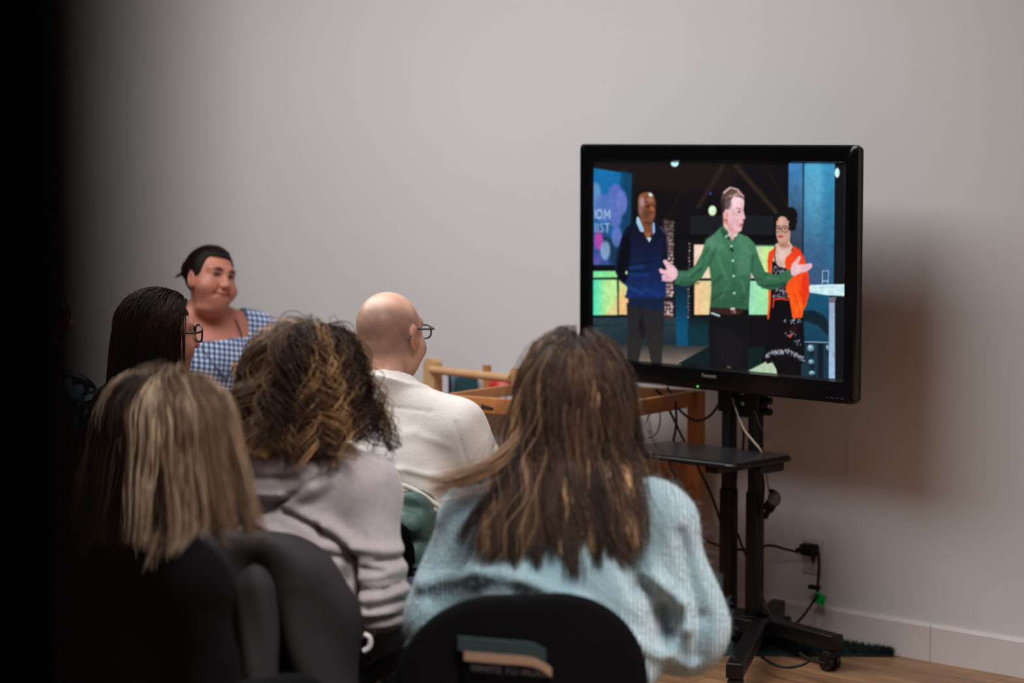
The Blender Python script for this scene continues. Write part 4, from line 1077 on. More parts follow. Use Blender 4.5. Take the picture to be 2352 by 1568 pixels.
cable('thin_wire', [(66, 112, 5.96), (80, 150, 5.95), (82, 205, 5.95), (66, 258, 5.95), (38, 282, 5.95), (20, 285, 5.95)], 0.0022, M['grey_wire'], 'thin grey wire curling in front of the tray, right one', 'wire')
cable('thin_wire', [(122, 50, 6.02), (140, 78, 6.02), (155, 100, 6.02)], 0.0036, M['white_plastic'], 'short white cable end beside the tray post', 'wire')
# plug, clip, tag, adapter
pc = on_y(*C5(862, 870), 6.222)
pg = thing('power_plug', 'black angled power plug in the wall socket', 'plug', tuple(map(float, pc)))
MB().box((0, 0, 0), (0.062, 0.040, 0.040), bev=0.012).cyl((-0.026, 0, -0.003), (-0.052, 0, -0.006), 0.010, 16, 0.005).build('plug_body', M['black_matt'], pg, smooth=True)
MB().cyl((0.018, 0.0, -0.015), (0.020, -0.004, -0.040), 0.008, 16, 0.005).build('strain_relief', M['rubber'], pg, smooth=True)
cc_ = on_y(*C5(889, 1067), 6.20)
tag(MB().box(cc_, (0.042, 0.018, 0.014), bev=0.004).build('cord_clip', M['black_matt'], None, smooth=True), 'small black clip on the cord above the green tag', 'clip')
M['green_tag'] = mat('green_tag_card', (20, 176, 70), 0.6, 0.3, noise=(8, 0.04)); M['tag_ink'] = mat('tag_ink', (8, 60, 26), 0.7)
gt = on_y(*C5(917, 1128), 6.185); Rg = np.array(rotm(0, 0, math.radians(14)))
tg = thing('cord_tag', 'bright green tag fixed to the black cord', 'tag', tuple(map(float, gt)))
MB().box((0, 0, 0), (0.044, 0.0012, 0.036), Rg).build('card', M['green_tag'], tg)
MB().prism([(0.009*math.cos(t), 0.006*math.sin(t)) for t in np.linspace(0, 2*PI, 14)[:-1]], ((-0.008, -0.0008, 0.007), (0.8, 0, 0.5), (-0.5, 0, 0.8)), -0.0004).prism([(0.006*math.cos(t), 0.004*math.sin(t)) for t in np.linspace(0, 2*PI, 14)[:-1]], ((0.010, -0.0008, -0.008), (0.8, 0, 0.5), (-0.5, 0, 0.8)), -0.0004).build('print', M['tag_ink'], tg)
M['clear_grey'] = mat('smoky_plastic', (96, 94, 92), 0.3, 0.5, noise=(30, .15))
ac = on_y(*C5(672, 615), YP)
ad = thing('power_adapter', 'grey and black adapter hanging beside the right pole', 'adapter', tuple(map(float, ac)))
MB().ball((0.006, 0, 0.008), 0.024, 20, (1.0, 0.7, 1.05)).build('adapter_head', M['clear_grey'], ad, smooth=True)
MB().box((-0.012, 0, -0.018), (0.034, 0.024, 0.036), rotm(0, 0, 0.6), bev=0.006).box((-0.024, 0, -0.045), (0.016, 0.014, 0.030), rotm(0, 0, 0.5), bev=0.004).box((0.004, 0, 0.028), (0.030, 0.02, 0.010), rotm(0, 0, 0.35), bev=0.003).build('adapter_body', M['black_matt'], ad, smooth=True)

# ---------------------------------------------------------------- bristly green mat along the wall
M['turf'] = mat('dark_turf', (26, 44, 40), 0.75, 0.3, noise=(30, 0.35))
Pm = [on_z(2052, 1509, 0), on_z(1640, 1506, 0), on_y(1640, 1440, WALL_Y-0.02), on_y(2048, 1506, WALL_Y-0.02)]
pa, pb, pcc, pd = [np.array([p[0], p[1], 0.0]) for p in Pm]
tm = MB(); tm.add([pa, pb, pcc, pd] + [p + np.array([0, 0, 0.010]) for p in (pa, pb, pcc, pd)], [(0, 1, 2, 3), (7, 6, 5, 4), (0, 4, 5, 1), (1, 5, 6, 2), (2, 6, 7, 3), (3, 7, 4, 0)])
rt = random.Random(5)
for k in range(5200):
    u = rt.random(); v = rt.random()
    p = (pa*(1-u) + pb*u)*(1-v) + (pd*(1-u) + pcc*u)*v
    h = rt.uniform(0.018, 0.036); dx, dy = rt.uniform(-.014, .014), rt.uniform(-.014, .010); a = rt.uniform(0, PI); wx, wy = 0.0016*math.cos(a), 0.0016*math.sin(a)
    n = len(tm.v); tm.v += [(p[0]-wx, p[1]-wy, 0.008), (p[0]+wx, p[1]+wy, 0.008), (p[0]+dx*.5+wx*.7, p[1]+dy*.5+wy*.7, h*.6), (p[0]+dx, p[1]+dy, h), (p[0]+dx*.5-wx*.7, p[1]+dy*.5-wy*.7, h*.6)]; tm.f.append((n, n+1, n+2, n+3, n+4))
tag(tm.build('grass_mat', M['turf']), 'dark green bristly artificial grass mat along the baseboard', 'mat')

# ---------------------------------------------------------------- wooden tray table behind the television
M['maple'] = mat('honey_maple', (186, 122, 74), 0.35, 0.45, noise=(5, 0.13, (1, 1, 6)), bump=(20, 0.05, (1, 1, 8)))
M['maple_h'] = mat('honey_maple_rail', (190, 124, 74), 0.35, 0.45, noise=(5, 0.13, (6, 6, 1)), bump=(20, 0.05))
M['pale_wood'] = mat('pale_maple', (206, 160, 116), 0.38, 0.45, noise=(4, 0.09, (5, 5, 1)))
cA = on_Z(1015, 907, 7.83); cB = on_Z(1380, 934, 7.47); cC = on_Z(1598, 893, 7.95)
TT = float((cA[2]+cB[2]+cC[2])/3)
dA = cB[:2]-cA[:2]; LA = float(np.linalg.norm(dA)); aA = math.atan2(dA[1], dA[0]); LB = float(np.linalg.norm(cC[:2]-cB[:2]))
tb = thing('tray_table', 'honey coloured wooden two-tier tray table behind the television stand', 'table', (float(cB[0]), float(cB[1]), 0), aA)
# local: front corner at origin, x from -LA..0 along the front, y 0..LB away
RH = 0.052; wt = 0.016
for nm, cx, cy, sx, sy in (('front_rail', -LA/2, wt/2, LA, wt), ('back_rail', -LA/2, LB-wt/2, LA, wt), ('side_rail', -wt/2, LB/2, wt, LB-2*wt), ('side_rail', -LA+wt/2, LB/2, wt, LB-2*wt)):
    MB().box((cx, cy, TT-RH/2), (sx, sy, RH), bev=0.003).build(nm, M['maple_h'], tb, smooth=True)
MB().box((-LA/2, LB/2, TT-RH+0.012), (LA-2*wt, LB-2*wt, 0.008)).build('tray_bottom', M['white_plastic'], tb)
MB().box((-LA/2, LB/2, 0.36), (LA-0.02, LB-0.02, 0.012)).build('lower_shelf', M['maple_h'], tb)
MB().box((-LA/2, 0.012, 0.385), (LA, 0.016, 0.06), bev=0.003).box((-0.012, LB/2, 0.47), (0.016, LB-0.03, 0.035), bev=0.003).box((-LA/2, LB-0.012, 0.48), (LA, 0.016, 0.13), bev=0.003).box((-LA+0.012, LB/2, 0.385), (0.016, LB-0.03, 0.06), bev=0.003).box((-0.012, LB/2, 0.385), (0.016, LB-0.03, 0.06), bev=0.003).build('lower_rails', M['maple_h'], tb, smooth=True)
for x, y in ((-LA-0.002, 0.022), (-0.022, 0.022+0.018), (-0.004, LB-0.004), (-LA-0.002, LB-0.022)):
    ww = 0.045
    MB().box((x, y, (TT-0.004 if not (x > -0.01) else TT+0.004)/2), (ww, ww, TT-0.004), bev=0.004).build('leg', M['maple'], tb, smooth=True)
# dark imprint on the front rail
lx_ = on_Z(1106, 936, 7.7)
M['imprint'] = mat('burnt_imprint', (46, 30, 20), 0.7)
tl_ = Matrix.Rotation(-aA, 3, 'Z') @ Vector((float(lx_[0]-cB[0]), float(lx_[1]-cB[1]), 0))
MB().prism([(-0.025, -0.008), (-0.020, 0.010), (-0.008, 0.004), (0.024, 0.0), (0.026, -0.010)], ((tl_.x, -0.0003, TT-0.030), (1, 0, 0), (0, 0, 1)), 0.0008).build('imprint', M['imprint'], tb)
# things lying in the tray
tbR = np.array([[math.cos(aA), -math.sin(aA)], [math.sin(aA), math.cos(aA)]])
def T2W(x, y, z): q = tbR @ np.array([x, y]); return (float(cB[0]+q[0]), float(cB[1]+q[1]), z)
M['paper'] = mat('white_paper', (190, 186, 196), 0.8, noise=(6, .03)); M['dark_teal'] = mat('dark_teal_cloth', (22, 38, 42), 0.8, noise=(30, .3), bump=(60, .4))
tz = TT-RH+0.0165
b_ = thing('paper_stack', 'stack of white paper lying in the wooden tray', 'paper', T2W(-LA*0.5, LB*0.62, tz), aA)
MB().box((0, 0, 0.013), (0.30, 0.22, 0.026), bev=0.002).build('sheets', M['paper'], b_)
def gl(P):
    return sd_ell(P, (0, 0, 0.012), (0.115, 0.045, 0.019)) + 0.004*vnoise(P, 60, 2)
b_ = sdf_mesh('folded_cloth', gl, axis(-.15, .15, .005), axis(-.07, .07, .005), axis(-0.01, .045, .004), M['dark_teal'])
b_.location = T2W(-LA*0.52, 0.075, tz-0.002); b_.rotation_euler = (0, 0, aA); tag(b_, 'dark teal cloth lying at the front of the wooden tray', 'cloth')

# ---------------------------------------------------------------- wooden display rack against the wall
r0 = on_Z(994, 905, 8.60)
rk = thing('display_rack', 'pale wooden rack with round-topped post and a rail, behind the tray table', 'rack', (float(r0[0]), float(r0[1]), 0), math.radians(-4))
ptop = float(on_Z(994, 822, 8.60)[2])
def postmesh(x, y, h, w_, m, nm):
    P = [(-w_/2, 0), (w_/2, 0), (w_/2, h-w_*0.45)] + [(w_/2*math.cos(a), h-w_*0.45 + w_*0.45*math.sin(a)) for a in np.linspace(0.15, PI-0.15, 12)] + [(-w_/2, h-w_*0.45)]
    return MB().prism(P, ((x, y-0.02, 0), (1, 0, 0), (0, 0, 1)), -0.040).build(nm, m, rk, smooth=True)
postmesh(0, 0, ptop, 0.060, M['pale_wood'], 'post'); postmesh(0.46, 0, ptop, 0.060, M['pale_wood'], 'post')
rz = float(on_Z(1050, 852, 8.52)[2])
MB().cyl((0.02, -0.022, rz), (0.44, -0.022, rz), 0.0145, 24).build('rail', M['pale_wood'], rk, smooth=True)
MB().box((0.23, 0.16, 0.40), (0.42, 0.012, 0.74)).build('back_panel', M['trim'], rk)
MB().box((0.23, 0.085, 0.695), (0.42, 0.14, 0.014)).build('shelf', M['pale_wood'], rk); MB().box((0.23, 0.085, 0.10), (0.42, 0.14, 0.014)).build('shelf', M['pale_wood'], rk)
dvx = 0.135
MB().box((dvx, 0.140, 0.757), (0.030, 0.014, 0.11)).build('divider', M['maple'], rk)
rkR = np.array([[math.cos(math.radians(-4)), -math.sin(math.radians(-4))], [math.sin(math.radians(-4)), math.cos(math.radians(-4))]])
def K2W(x, y, z): q = rkR @ np.array([x, y]); return (float(r0[0]+q[0]), float(r0[1]+q[1]), z)
for k, (c, lab, th, hh) in enumerate((((24, 44, 92), 'navy blue thin book leaning at the rack post', 0.014, .072), ((120, 150, 170), 'pale grey-blue thin book between navy and teal books', 0.012, .075), ((24, 96, 110), 'teal thin book nearest the rack divider', 0.010, .071))):
    m = mat('book_cover_%d' % k, c, 0.6, noise=(10, .05))
    bk = thing('book', lab, 'book', K2W(0.050 + k*0.018, 0.085, 0.702), math.radians(-4), 'thin books on the display rack')
    MB().box((0, 0, hh/2), (th, 0.10, hh), bev=0.0015).build('cover', m, bk); MB().box((0, 0.002, hh/2), (th-0.004, 0.0975, hh+0.0006)).build('pages', M['paper'], bk)
M['red'] = mat('red_plastic', (196, 22, 22), 0.4, noise=(6, .04))
rbp = on_Z(1130, 892, 8.33)
rbo = MB()
prof = [(0.0, 0.086), (0.02, 0.083), (0.045, 0.068), (0.064, 0.040), (0.072, 0.0), (0.070, -0.004), (0.0, -0.004)]
n = 28; Vv = []; Ff = []
for i, (r_, z_) in enumerate(prof):
    for k in range(n): Vv.append((r_*math.cos(2*PI*k/n)*1.0, r_*math.sin(2*PI*k/n)*0.72, z_))
for i in range(len(prof)-1):
    for k in range(n): Ff.append((i*n+k, i*n+(k+1) % n, (i+1)*n+(k+1) % n, (i+1)*n+k))
rbo.add(Vv, Ff); rb_o = rbo.build('toy_bowl', M['red'], None, smooth=True)
rb_o.location = K2W(0.285, 0.085, 0.7065); tag(rb_o, 'red domed plastic bowl on the display rack shelf', 'bowl')
# ---------------------------------------------------------------- materials of people and chairs
def skin(name, col, col2, attr=False):
    m = mat(name, col, 0.48, 0.42, noise=(26, 0.09), bump=(140, 0.12), sss=0.12, attr='Col' if attr else None)
    return m
M['skin_pink'] = skin('skin_fair', (205, 138, 116), None)
M['skin_bald'] = skin('skin_fair_scalp', (206, 158, 138), None, attr=True)
M['skin_bald'].node_tree.nodes['Principled BSDF'].inputs['Roughness'].default_value = 0.33
M['lip'] = mat('lip', (168, 84, 78), 0.4, 0.5, noise=(60, .1))
M['eye_white'] = mat('eye_white', (190, 180, 174), 0.2); M['iris'] = mat('iris', (40, 28, 22), 0.15)
M['brow'] = mat('eyebrow_hair', (52, 32, 26), 0.8, noise=(200, .3))
M['hair'] = mat('hair_strands', (80, 50, 30), 0.5, 0.16, attr='Col')
M['hair_dark'] = mat('hair_base_dark', (20, 13, 11), 0.7, 0.2, noise=(60, .2))
M['hair_brown'] = mat('hair_base_brown', (34, 24, 19), 0.7, 0.2, noise=(60, .2))
M['frame'] = mat('dark_spectacle_frame', (14, 14, 20), 0.25, 0.5, noise=(20, .1))
M['frame_grey'] = mat('grey_spectacle_frame', (62, 62, 72), 0.3, 0.5, noise=(20, .1))
def glass_m():
    m = bpy.data.materials.new('spectacle_lens'); m.use_nodes = True; b = m.node_tree.nodes['Principled BSDF']
    b.inputs['Base Color'].default_value = (0.95, 0.96, 0.97, 1); b.inputs['Roughness'].default_value = 0.03
    b.inputs['Transmission Weight'].default_value = 1.0; b.inputs['IOR'].default_value = 1.12; return m
M['lens'] = glass_m()
M['cream_fabric'] = mat('cream_brushed_cotton', (238, 232, 227), 0.9, 0.15, sheen=0.3, noise=(26, 0.035, (1, 1, 2)), bump=(160, 0.25))
M['cream_trim'] = mat('cream_piping', (216, 206, 196), 0.8, 0.2, noise=(20, .03))
M['hoodie'] = mat('heather_grey_fleece', (164, 154, 156), 0.95, 0.12, sheen=0.35, noise=(70, 0.07), bump=(240, 0.35))
M['denim'] = mat('dark_denim', (26, 32, 46), 0.85, 0.2, noise=(80, .15)); M['black_cloth'] = mat('black_cloth', (4, 4, 5), 0.95, 0.06, noise=(30, .2), bump=(120, .2))
M['shoe'] = mat('dark_shoe', (20, 19, 20), 0.6, noise=(20, .1))
def rib_sweater():
    m = mat('fuzzy_pale_blue_knit', (122, 152, 162), 0.95, 0.1, sheen=0.9, noise=(34, 0.10, (1, 1, 0.4)))
    nt = m.node_tree; b = nt.nodes['Principled BSDF']
    b.inputs['Sheen Roughness'].default_value = 0.5; b.inputs['Sheen Tint'].default_value = (0.85, 0.95, 1, 1)
    tc = nt.nodes.new('ShaderNodeTexCoord'); wv = nt.nodes.new('ShaderNodeTexWave'); wv.bands_direction = 'X'
    wv.inputs['Scale'].default_value = 36; wv.inputs['Distortion'].default_value = 1.2; wv.inputs['Detail'].default_value = 2
    nt.links.new(tc.outputs['Object'], wv.inputs[0])
    n = nt.nodes.new('ShaderNodeTexNoise'); n.inputs['Scale'].default_value = 130; nt.links.new(tc.outputs['Object'], n.inputs[0])
    ad = nt.nodes.new('ShaderNodeMath'); ad.operation = 'ADD'; nt.links.new(wv.outputs[1], ad.inputs[0]); nt.links.new(n.outputs[0], ad.inputs[1])
    bp = nt.nodes.new('ShaderNodeBump'); bp.inputs['Strength'].default_value = 0.8; bp.inputs['Distance'].default_value = 0.006
    nt.links.new(ad.outputs[0], bp.inputs['Height']); nt.links.new(bp.outputs[0], b.inputs['Normal'])
    return m
M['sweater'] = rib_sweater()
def gingham():
    m = mat('blue_gingham', (200, 206, 226), 0.85, 0.2, sheen=0.2)
    nt = m.node_tree; b = nt.nodes['Principled BSDF']; tc = nt.nodes.new('ShaderNodeTexCoord')
    sp = nt.nodes.new('ShaderNodeSeparateXYZ'); mp = nt.nodes.new('ShaderNodeMapping'); mp.inputs['Rotation'].default_value = (0, math.radians(8), 0)
    nt.links.new(tc.outputs['Object'], mp.inputs[0]); nt.links.new(mp.outputs[0], sp.inputs[0])
    outs = []
    for ax in ('X', 'Z'):
        a = nt.nodes.new('ShaderNodeMath'); a.operation = 'MULTIPLY'; a.inputs[1].default_value = 1/0.0185; nt.links.new(sp.outputs[ax], a.inputs[0])
        f = nt.nodes.new('ShaderNodeMath'); f.operation = 'FRACT'; nt.links.new(a.outputs[0], f.inputs[0])
        g = nt.nodes.new('ShaderNodeMath'); g.operation = 'GREATER_THAN'; g.inputs[1].default_value = 0.5; nt.links.new(f.outputs[0], g.inputs[0]); outs.append(g)
    s_ = nt.nodes.new('ShaderNodeMath'); s_.operation = 'ADD'; nt.links.new(outs[0].outputs[0], s_.inputs[0]); nt.links.new(outs[1].outputs[0], s_.inputs[1])
    h = nt.nodes.new('ShaderNodeMath'); h.operation = 'MULTIPLY'; h.inputs[1].default_value = 0.5; nt.links.new(s_.outputs[0], h.inputs[0])
    cr = nt.nodes.new('ShaderNodeValToRGB'); cr.color_ramp.interpolation = 'CONSTANT'
    e = cr.color_ramp.elements; e[0].position = 0; e[0].color = lin((214, 212, 232)); e[1].position = 0.3; e[1].color = lin((104, 130, 168))
    e2 = cr.color_ramp.elements.new(0.8); e2.color = lin((24, 52, 84))
    nt.links.new(h.outputs[0], cr.inputs[0]); nt.links.new(cr.outputs[0], b.inputs['Base Color']); return m
M['gingham'] = gingham()
def lace():
    m = mat('dark_floral_print', (70, 84, 96), 0.9, 0.1); nt = m.node_tree; b = nt.nodes['Principled BSDF']; tc = nt.nodes.new('ShaderNodeTexCoord')
    v = nt.nodes.new('ShaderNodeTexNoise'); v.inputs['Scale'].default_value = 30; v.inputs['Detail'].default_value = 3; nt.links.new(tc.outputs['Object'], v.inputs[0])
    cr = nt.nodes.new('ShaderNodeValToRGB'); e = cr.color_ramp.elements; e[0].position = 0.50; e[0].color = lin((14, 18, 24)); e[1].position = 0.56; e[1].color = lin((96, 112, 124))
    nt.links.new(v.outputs[0], cr.inputs[0]); nt.links.new(cr.outputs[0], b.inputs['Base Color']); return m
M['lace'] = lace()
M['puffer'] = mat('sage_green_nylon', (66, 92, 86), 0.5, 0.35, noise=(14, 0.08), bump=(50, 0.3))
M['coat'] = mat('grey_brown_parka', (33, 30, 32), 0.8, 0.25, noise=(9, 0.12), bump=(40, 0.3)); M['coat_dark'] = mat('parka_lining', (24, 25, 32), 0.8, 0.2, noise=(9, .1))
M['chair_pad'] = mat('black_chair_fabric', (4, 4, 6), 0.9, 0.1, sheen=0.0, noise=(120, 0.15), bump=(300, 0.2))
M['chair_navy'] = mat('charcoal_chair_fabric', (22, 24, 30), 0.85, 0.2, noise=(120, 0.15), bump=(300, 0.2))

# ---------------------------------------------------------------- chairs
def chair(label, loc_, rz, m, wback=0.46, ztop=0.80, yb=-0.235, crad=0.10, hb=0.36, curve=0.5, group=None):
    c = thing('padded_chair', label, 'chair', loc_, rz, group)
    def bk(P):
        X, Y, Z = P; k = Y + curve*(-X*X) + 0.10*np.maximum(Z-0.5, 0)
        f = sd_box((X, 0*X, Z), (0, 0, ztop-hb/2), (wback/2, 1, hb/2), crad)
        g = np.abs(k - (yb+0.0)) - 0.018
        return smax(f, g, 0.02)
    sdf_mesh('backrest', bk, axis(-wback/2-0.03, wback/2+0.03, 0.009), axis(yb-0.09, yb+0.09, 0.007), axis(ztop-hb-0.03, ztop+0.03, 0.009), m, c)
    def stf(P): return sd_box(P, (0, 0.02, 0.425), (wback/2-0.01, 0.225, 0.030), 0.028) - 0.006*np.exp(-(P[0]**2+(P[1]-0.02)**2)/0.02)
    sdf_mesh('seat', stf, axis(-wback/2-0.03, wback/2+0.03, 0.010), axis(-0.24, 0.28, 0.010), axis(0.38, 0.47, 0.007), m, c)
    for sx in (-1, 1):
        x = sx*(wback/2-0.03)
        MB().tube(catmull([(x, 0.20, 0.0), (x, 0.19, 0.20), (x, 0.185, 0.395)], 4), 0.011, 12).build('leg', M['black'], c, smooth=True)
        MB().tube(catmull([(x, -0.27, 0.0), (x, -0.24, 0.20), (x, -0.215, 0.395)], 4), 0.011, 12).build('leg', M['black'], c, smooth=True)
        MB().tube([(x, -0.215, 0.395), (x, 0.185, 0.395)], 0.010, 12).build('seat_rail', M['black'], c, smooth=True)
        MB().tube(catmull([(x, -0.215, 0.395), (x*0.95, yb-0.002+curve*x*x*0.9, ztop-hb+0.10)], 4), 0.010, 12).build('back_upright', M['black'], c, smooth=True)
    return c

def person(px, Z, th, label):
    return thing('person', label, 'person', place(px, Z), YAW - math.radians(th))

# ================================================================ bald man in the cream jacket
zs = 6.20
B = Fig(top=1.222, w=1.12, fat=1.05, lean=0.10, side=-0.06, hyaw=17, hpitch=4, hroll=-4, hfwd=0.035, face=1.0, fine=0.0035, shd=-0.004,
        elb=[np.array([-0.29, 0.06, 0.66]), np.array([0.30, 0.08, 0.665])], wri=[np.array([-0.08, 0.33, 0.62]), np.array([0.09, 0.33, 0.62])])
pB = person(900, zs, 16, 'bald person with glasses in a cream jacket, seen from behind')
def baldcol(V):
    q = to_local((V[:, 0], V[:, 1], V[:, 2]), B.hc, B.HR); X, Y, Z = q
    base = np.array(lin((226, 176, 154))[:3]); stub = np.array(lin((142, 118, 106))[:3]); red = np.array(lin((190, 112, 96))[:3])
    n = vnoise(q, 70, 4)*0.25
    # shaved hair zone: a ring above the ears round the back, fading on the crown and at the nape
    a = np.clip((0.068 + 0.035*np.clip(-Y/0.09, 0, 1) - Z + 0.012*n)/0.035, 0, 1)*np.clip((Z + 0.062)/0.022, 0, 1)*np.clip((0.035 - Y)/0.03, 0, 1)
    a *= np.clip((0.0805 - np.abs(X))/0.003, 0, 1)
    a = a*(0.62 + 0.25*n)
    ear = (np.abs(X) > 0.079)*1.0*(Z < 0.04)*(Z > -0.05)
    c = base[None]*(1-a[:, None]) + stub[None]*a[:, None]
    return c*(1-0.6*ear[:, None]) + red[None]*0.6*ear[:, None]
B.build_body(pB, M['skin_bald'], baldcol)
eyes(B, pB); glasses(B, pB, M['frame_grey'], M['lens'], r=0.0021, hh=0.018, half=0.027)
def bcollar(f, P):
    # stand-up collar, flaring at the right
    q = to_local(P, B.nb + np.array([0.0, 0.008, 0.010]), rotm(0, math.radians(-2), math.radians(2)))
    X, Y, Z = q
    r_ = np.sqrt((X/1.0)**2 + (Y/0.98)**2) - (0.080 + 0.12*np.maximum(Z, -0.02) + np.minimum(0.50*np.maximum(X, 0)*np.maximum(Y+0.06, 0)/0.09, 0.026))
    g = smax(np.abs(r_) - 0.0055, smax(Z - (0.050 - 0.30*np.maximum(Y+0.02, 0) - 0.30*np.maximum(X, 0)), -0.07 - Z, 0.004), 0.004)
    g = smax(g, -(sd_box(P, (B.nb[0]+0.0, B.nb[1]+0.13, B.nb[2]), (0.035, 0.06, 0.2))), 0.004)
    return smin(f, g, 0.012)
sB = B.sh
fl = [((0.05, 0.785), (0.20, 0.745), 0.010, 0.008), ((0.07, 0.773), (0.20, 0.728), 0.009, -0.007), ((-0.10, 0.85), (0.08, 0.875), 0.014, 0.004), ((-0.08, 0.80), (0.03, 0.815), 0.012, 0.004),
      ((-0.12, 0.745), (0.05, 0.762), 0.011, 0.005), ((0.0, 0.735), (0.13, 0.690), 0.010, 0.006), ((0.185, 0.90), (0.215, 0.76), 0.005, -0.005), ((0.10, 0.865), (0.17, 0.84), 0.010, 0.003),
      ((-0.16, 0.955), (0.12, 0.925), 0.004, -0.003)]
gB = B.garment('jacket', pB, M['cream_fabric'], t=0.020, st=0.020, sleeve=0.95, neckr=0.060, folds=fl, noise=0.004, nscale=16, extra=bcollar, step=0.0055, zlo=0.53)
B.trousers(pB, M['denim'], M['shoe'])
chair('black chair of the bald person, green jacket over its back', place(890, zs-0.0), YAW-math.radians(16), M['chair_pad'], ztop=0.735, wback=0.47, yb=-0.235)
def w2l(root, p):
    c, s_ = math.cos(root.rotation_euler[2]), math.sin(root.rotation_euler[2]); d = np.array(p, float) - np.array(root.location)
    return np.array([c*d[0]+s_*d[1], -s_*d[0]+c*d[1], d[2]])
for dzz, nm_ in ((0.0, 'hem'), (-0.013, 'hem_piping')):
    MB().tube(catmull([w2l(pB, on_Z(px_, py_, 5.905)) + np.array([0, 0, dzz]) for px_, py_ in ((800, 1104), (868, 1106), (920, 1113), (962, 1131), (1004, 1160), (1040, 1186))], 6), 0.0062 if dzz == 0 else 0.0040, 10).build(nm_, M['cream_trim'], pB, smooth=True)
# green puffer draped over the chair back
def drape(name, label, cat, px, Z, th, m, x0, x1, ztop, zbot, yb, amp, bulge, seed, crad=0.10, curve=0.5, quilt=None, rise=0.0, vfold=0.0, step=0.008):
    r = thing(name, label, cat, place(px, Z), YAW-math.radians(th))
    cx = (x0+x1)/2; hw_ = (x1-x0)/2
    def fn(P):
        X, Y, Zz = P
        k = Y - curve*(X*X) + 0.10*np.maximum(Zz-0.5, 0) - yb
        f = sd_box((X + 0.006*np.sin(Zz*22+seed), 0*X, Zz), (cx, 0, (ztop+zbot)/2), (hw_, 1, (ztop-zbot)/2), crad)
        th_ = 0.036 + bulge
        w_ = amp*vnoise((X, Y*0, Zz*0.5), 22, seed) + vfold*np.sin(X*34 + 2*np.sin(Zz*6+seed))*np.clip((ztop-Zz)/0.10, 0, 1)
        if quilt: w_ = w_ + quilt[1]*np.abs(np.sin(PI*(Zz + 0.25*X*np.sign(X+0.02))/quilt[0]))
        return smax(f, np.abs(k) - th_ - w_, 0.045)
    sdf_mesh('shell', fn, axis(x0-0.04, x1+0.04, step), axis(yb-0.14, yb+0.16, step), axis(zbot-0.03, ztop+0.05, step), m, r)
    return r
gj = drape('puffer_jacket', 'sage green quilted jacket hung over the chair behind the bald person', 'jacket', 890, zs, 16, M['puffer'], -0.25, 0.20, 0.757, 0.40, -0.240, 0.006, 0.012, 2, crad=0.05, quilt=(0.085, 0.020))
def hoodroll(P):
    return smin(sd_cap(P, (0.03, -0.315, 0.70), (0.16, -0.30, 0.68), 0.034, 0.03), sd_cap(P, (0.03, -0.315, 0.70), (0.035, -0.32, 0.64), 0.03, 0.018), 0.03) + 0.005*vnoise(P, 40, 8)
sdf_mesh('hood', hoodroll, axis(-0.03, 0.22, .006), axis(-0.37, -0.24, .006), axis(0.60, 0.76, .006), M['puffer'], gj)
dk = thing('black_scarf', 'black garment hanging at the right end of the green jacket', 'garment', place(890, zs), YAW-math.radians(16))
def scf(P): return smin(sd_cap(P, (0.055, -0.335, 0.655), (0.13, -0.33, 0.655), 0.024), smin(sd_cap(P, (0.085, -0.335, 0.65), (0.09, -0.34, 0.40), 0.040, 0.05), sd_cap(P, (0.14, -0.33, 0.65), (0.17, -0.33, 0.40), 0.03, 0.05), 0.03), 0.03) + 0.004*vnoise(P, 30, 9)
sdf_mesh('cloth', scf, axis(0.0, 0.25, .007), axis(-0.42, -0.26, .007), axis(0.33, 0.71, .007), M['black_cloth'], dk)

# ================================================================ woman with curly hair in the grey hoodie
zc = 5.36
Cc = Fig(top=1.188, w=0.98, fat=1.0, lean=0.06, side=0.02, hyaw=16, hpitch=6, hroll=0, hfwd=0.03,
         elb=[np.array([-0.22, 0.04, 0.66]), np.array([0.226, -0.03, 0.605])], wri=[np.array([-0.09, 0.30, 0.60]), np.array([0.17, 0.20, 0.56])])
pC = person(668, zc, 20, 'person with shoulder-length curly brown hair in a heather grey hoodie')
Cc.build_body(pC, M['skin_pink'])
nbC = Cc.nb
def hood(f, P):
    # folded-down hood: thick soft collar with a hanging pouch at the back
    g = sd_ell(P, (nbC[0]-0.02, nbC[1]-0.075, nbC[2]-0.055), (0.135, 0.062, 0.075))
    g = smin(g, sd_cap(P, nbC + np.array([-0.10, 0.0, -0.02]), nbC + np.array([-0.03, -0.10, -0.03]), 0.028), 0.02)
    g = smin(g, sd_cap(P, nbC + np.array([0.10, 0.0, -0.02]), nbC + np.array([0.03, -0.10, -0.03]), 0.028), 0.02)
    g = g + 0.006*np.exp(-(sd_cap(P, nbC + np.array([-0.14, -0.10, -0.075]), nbC + np.array([0.12, -0.13, -0.03]), 0.0)/0.010)**2)
    return smin(f, g, 0.012)
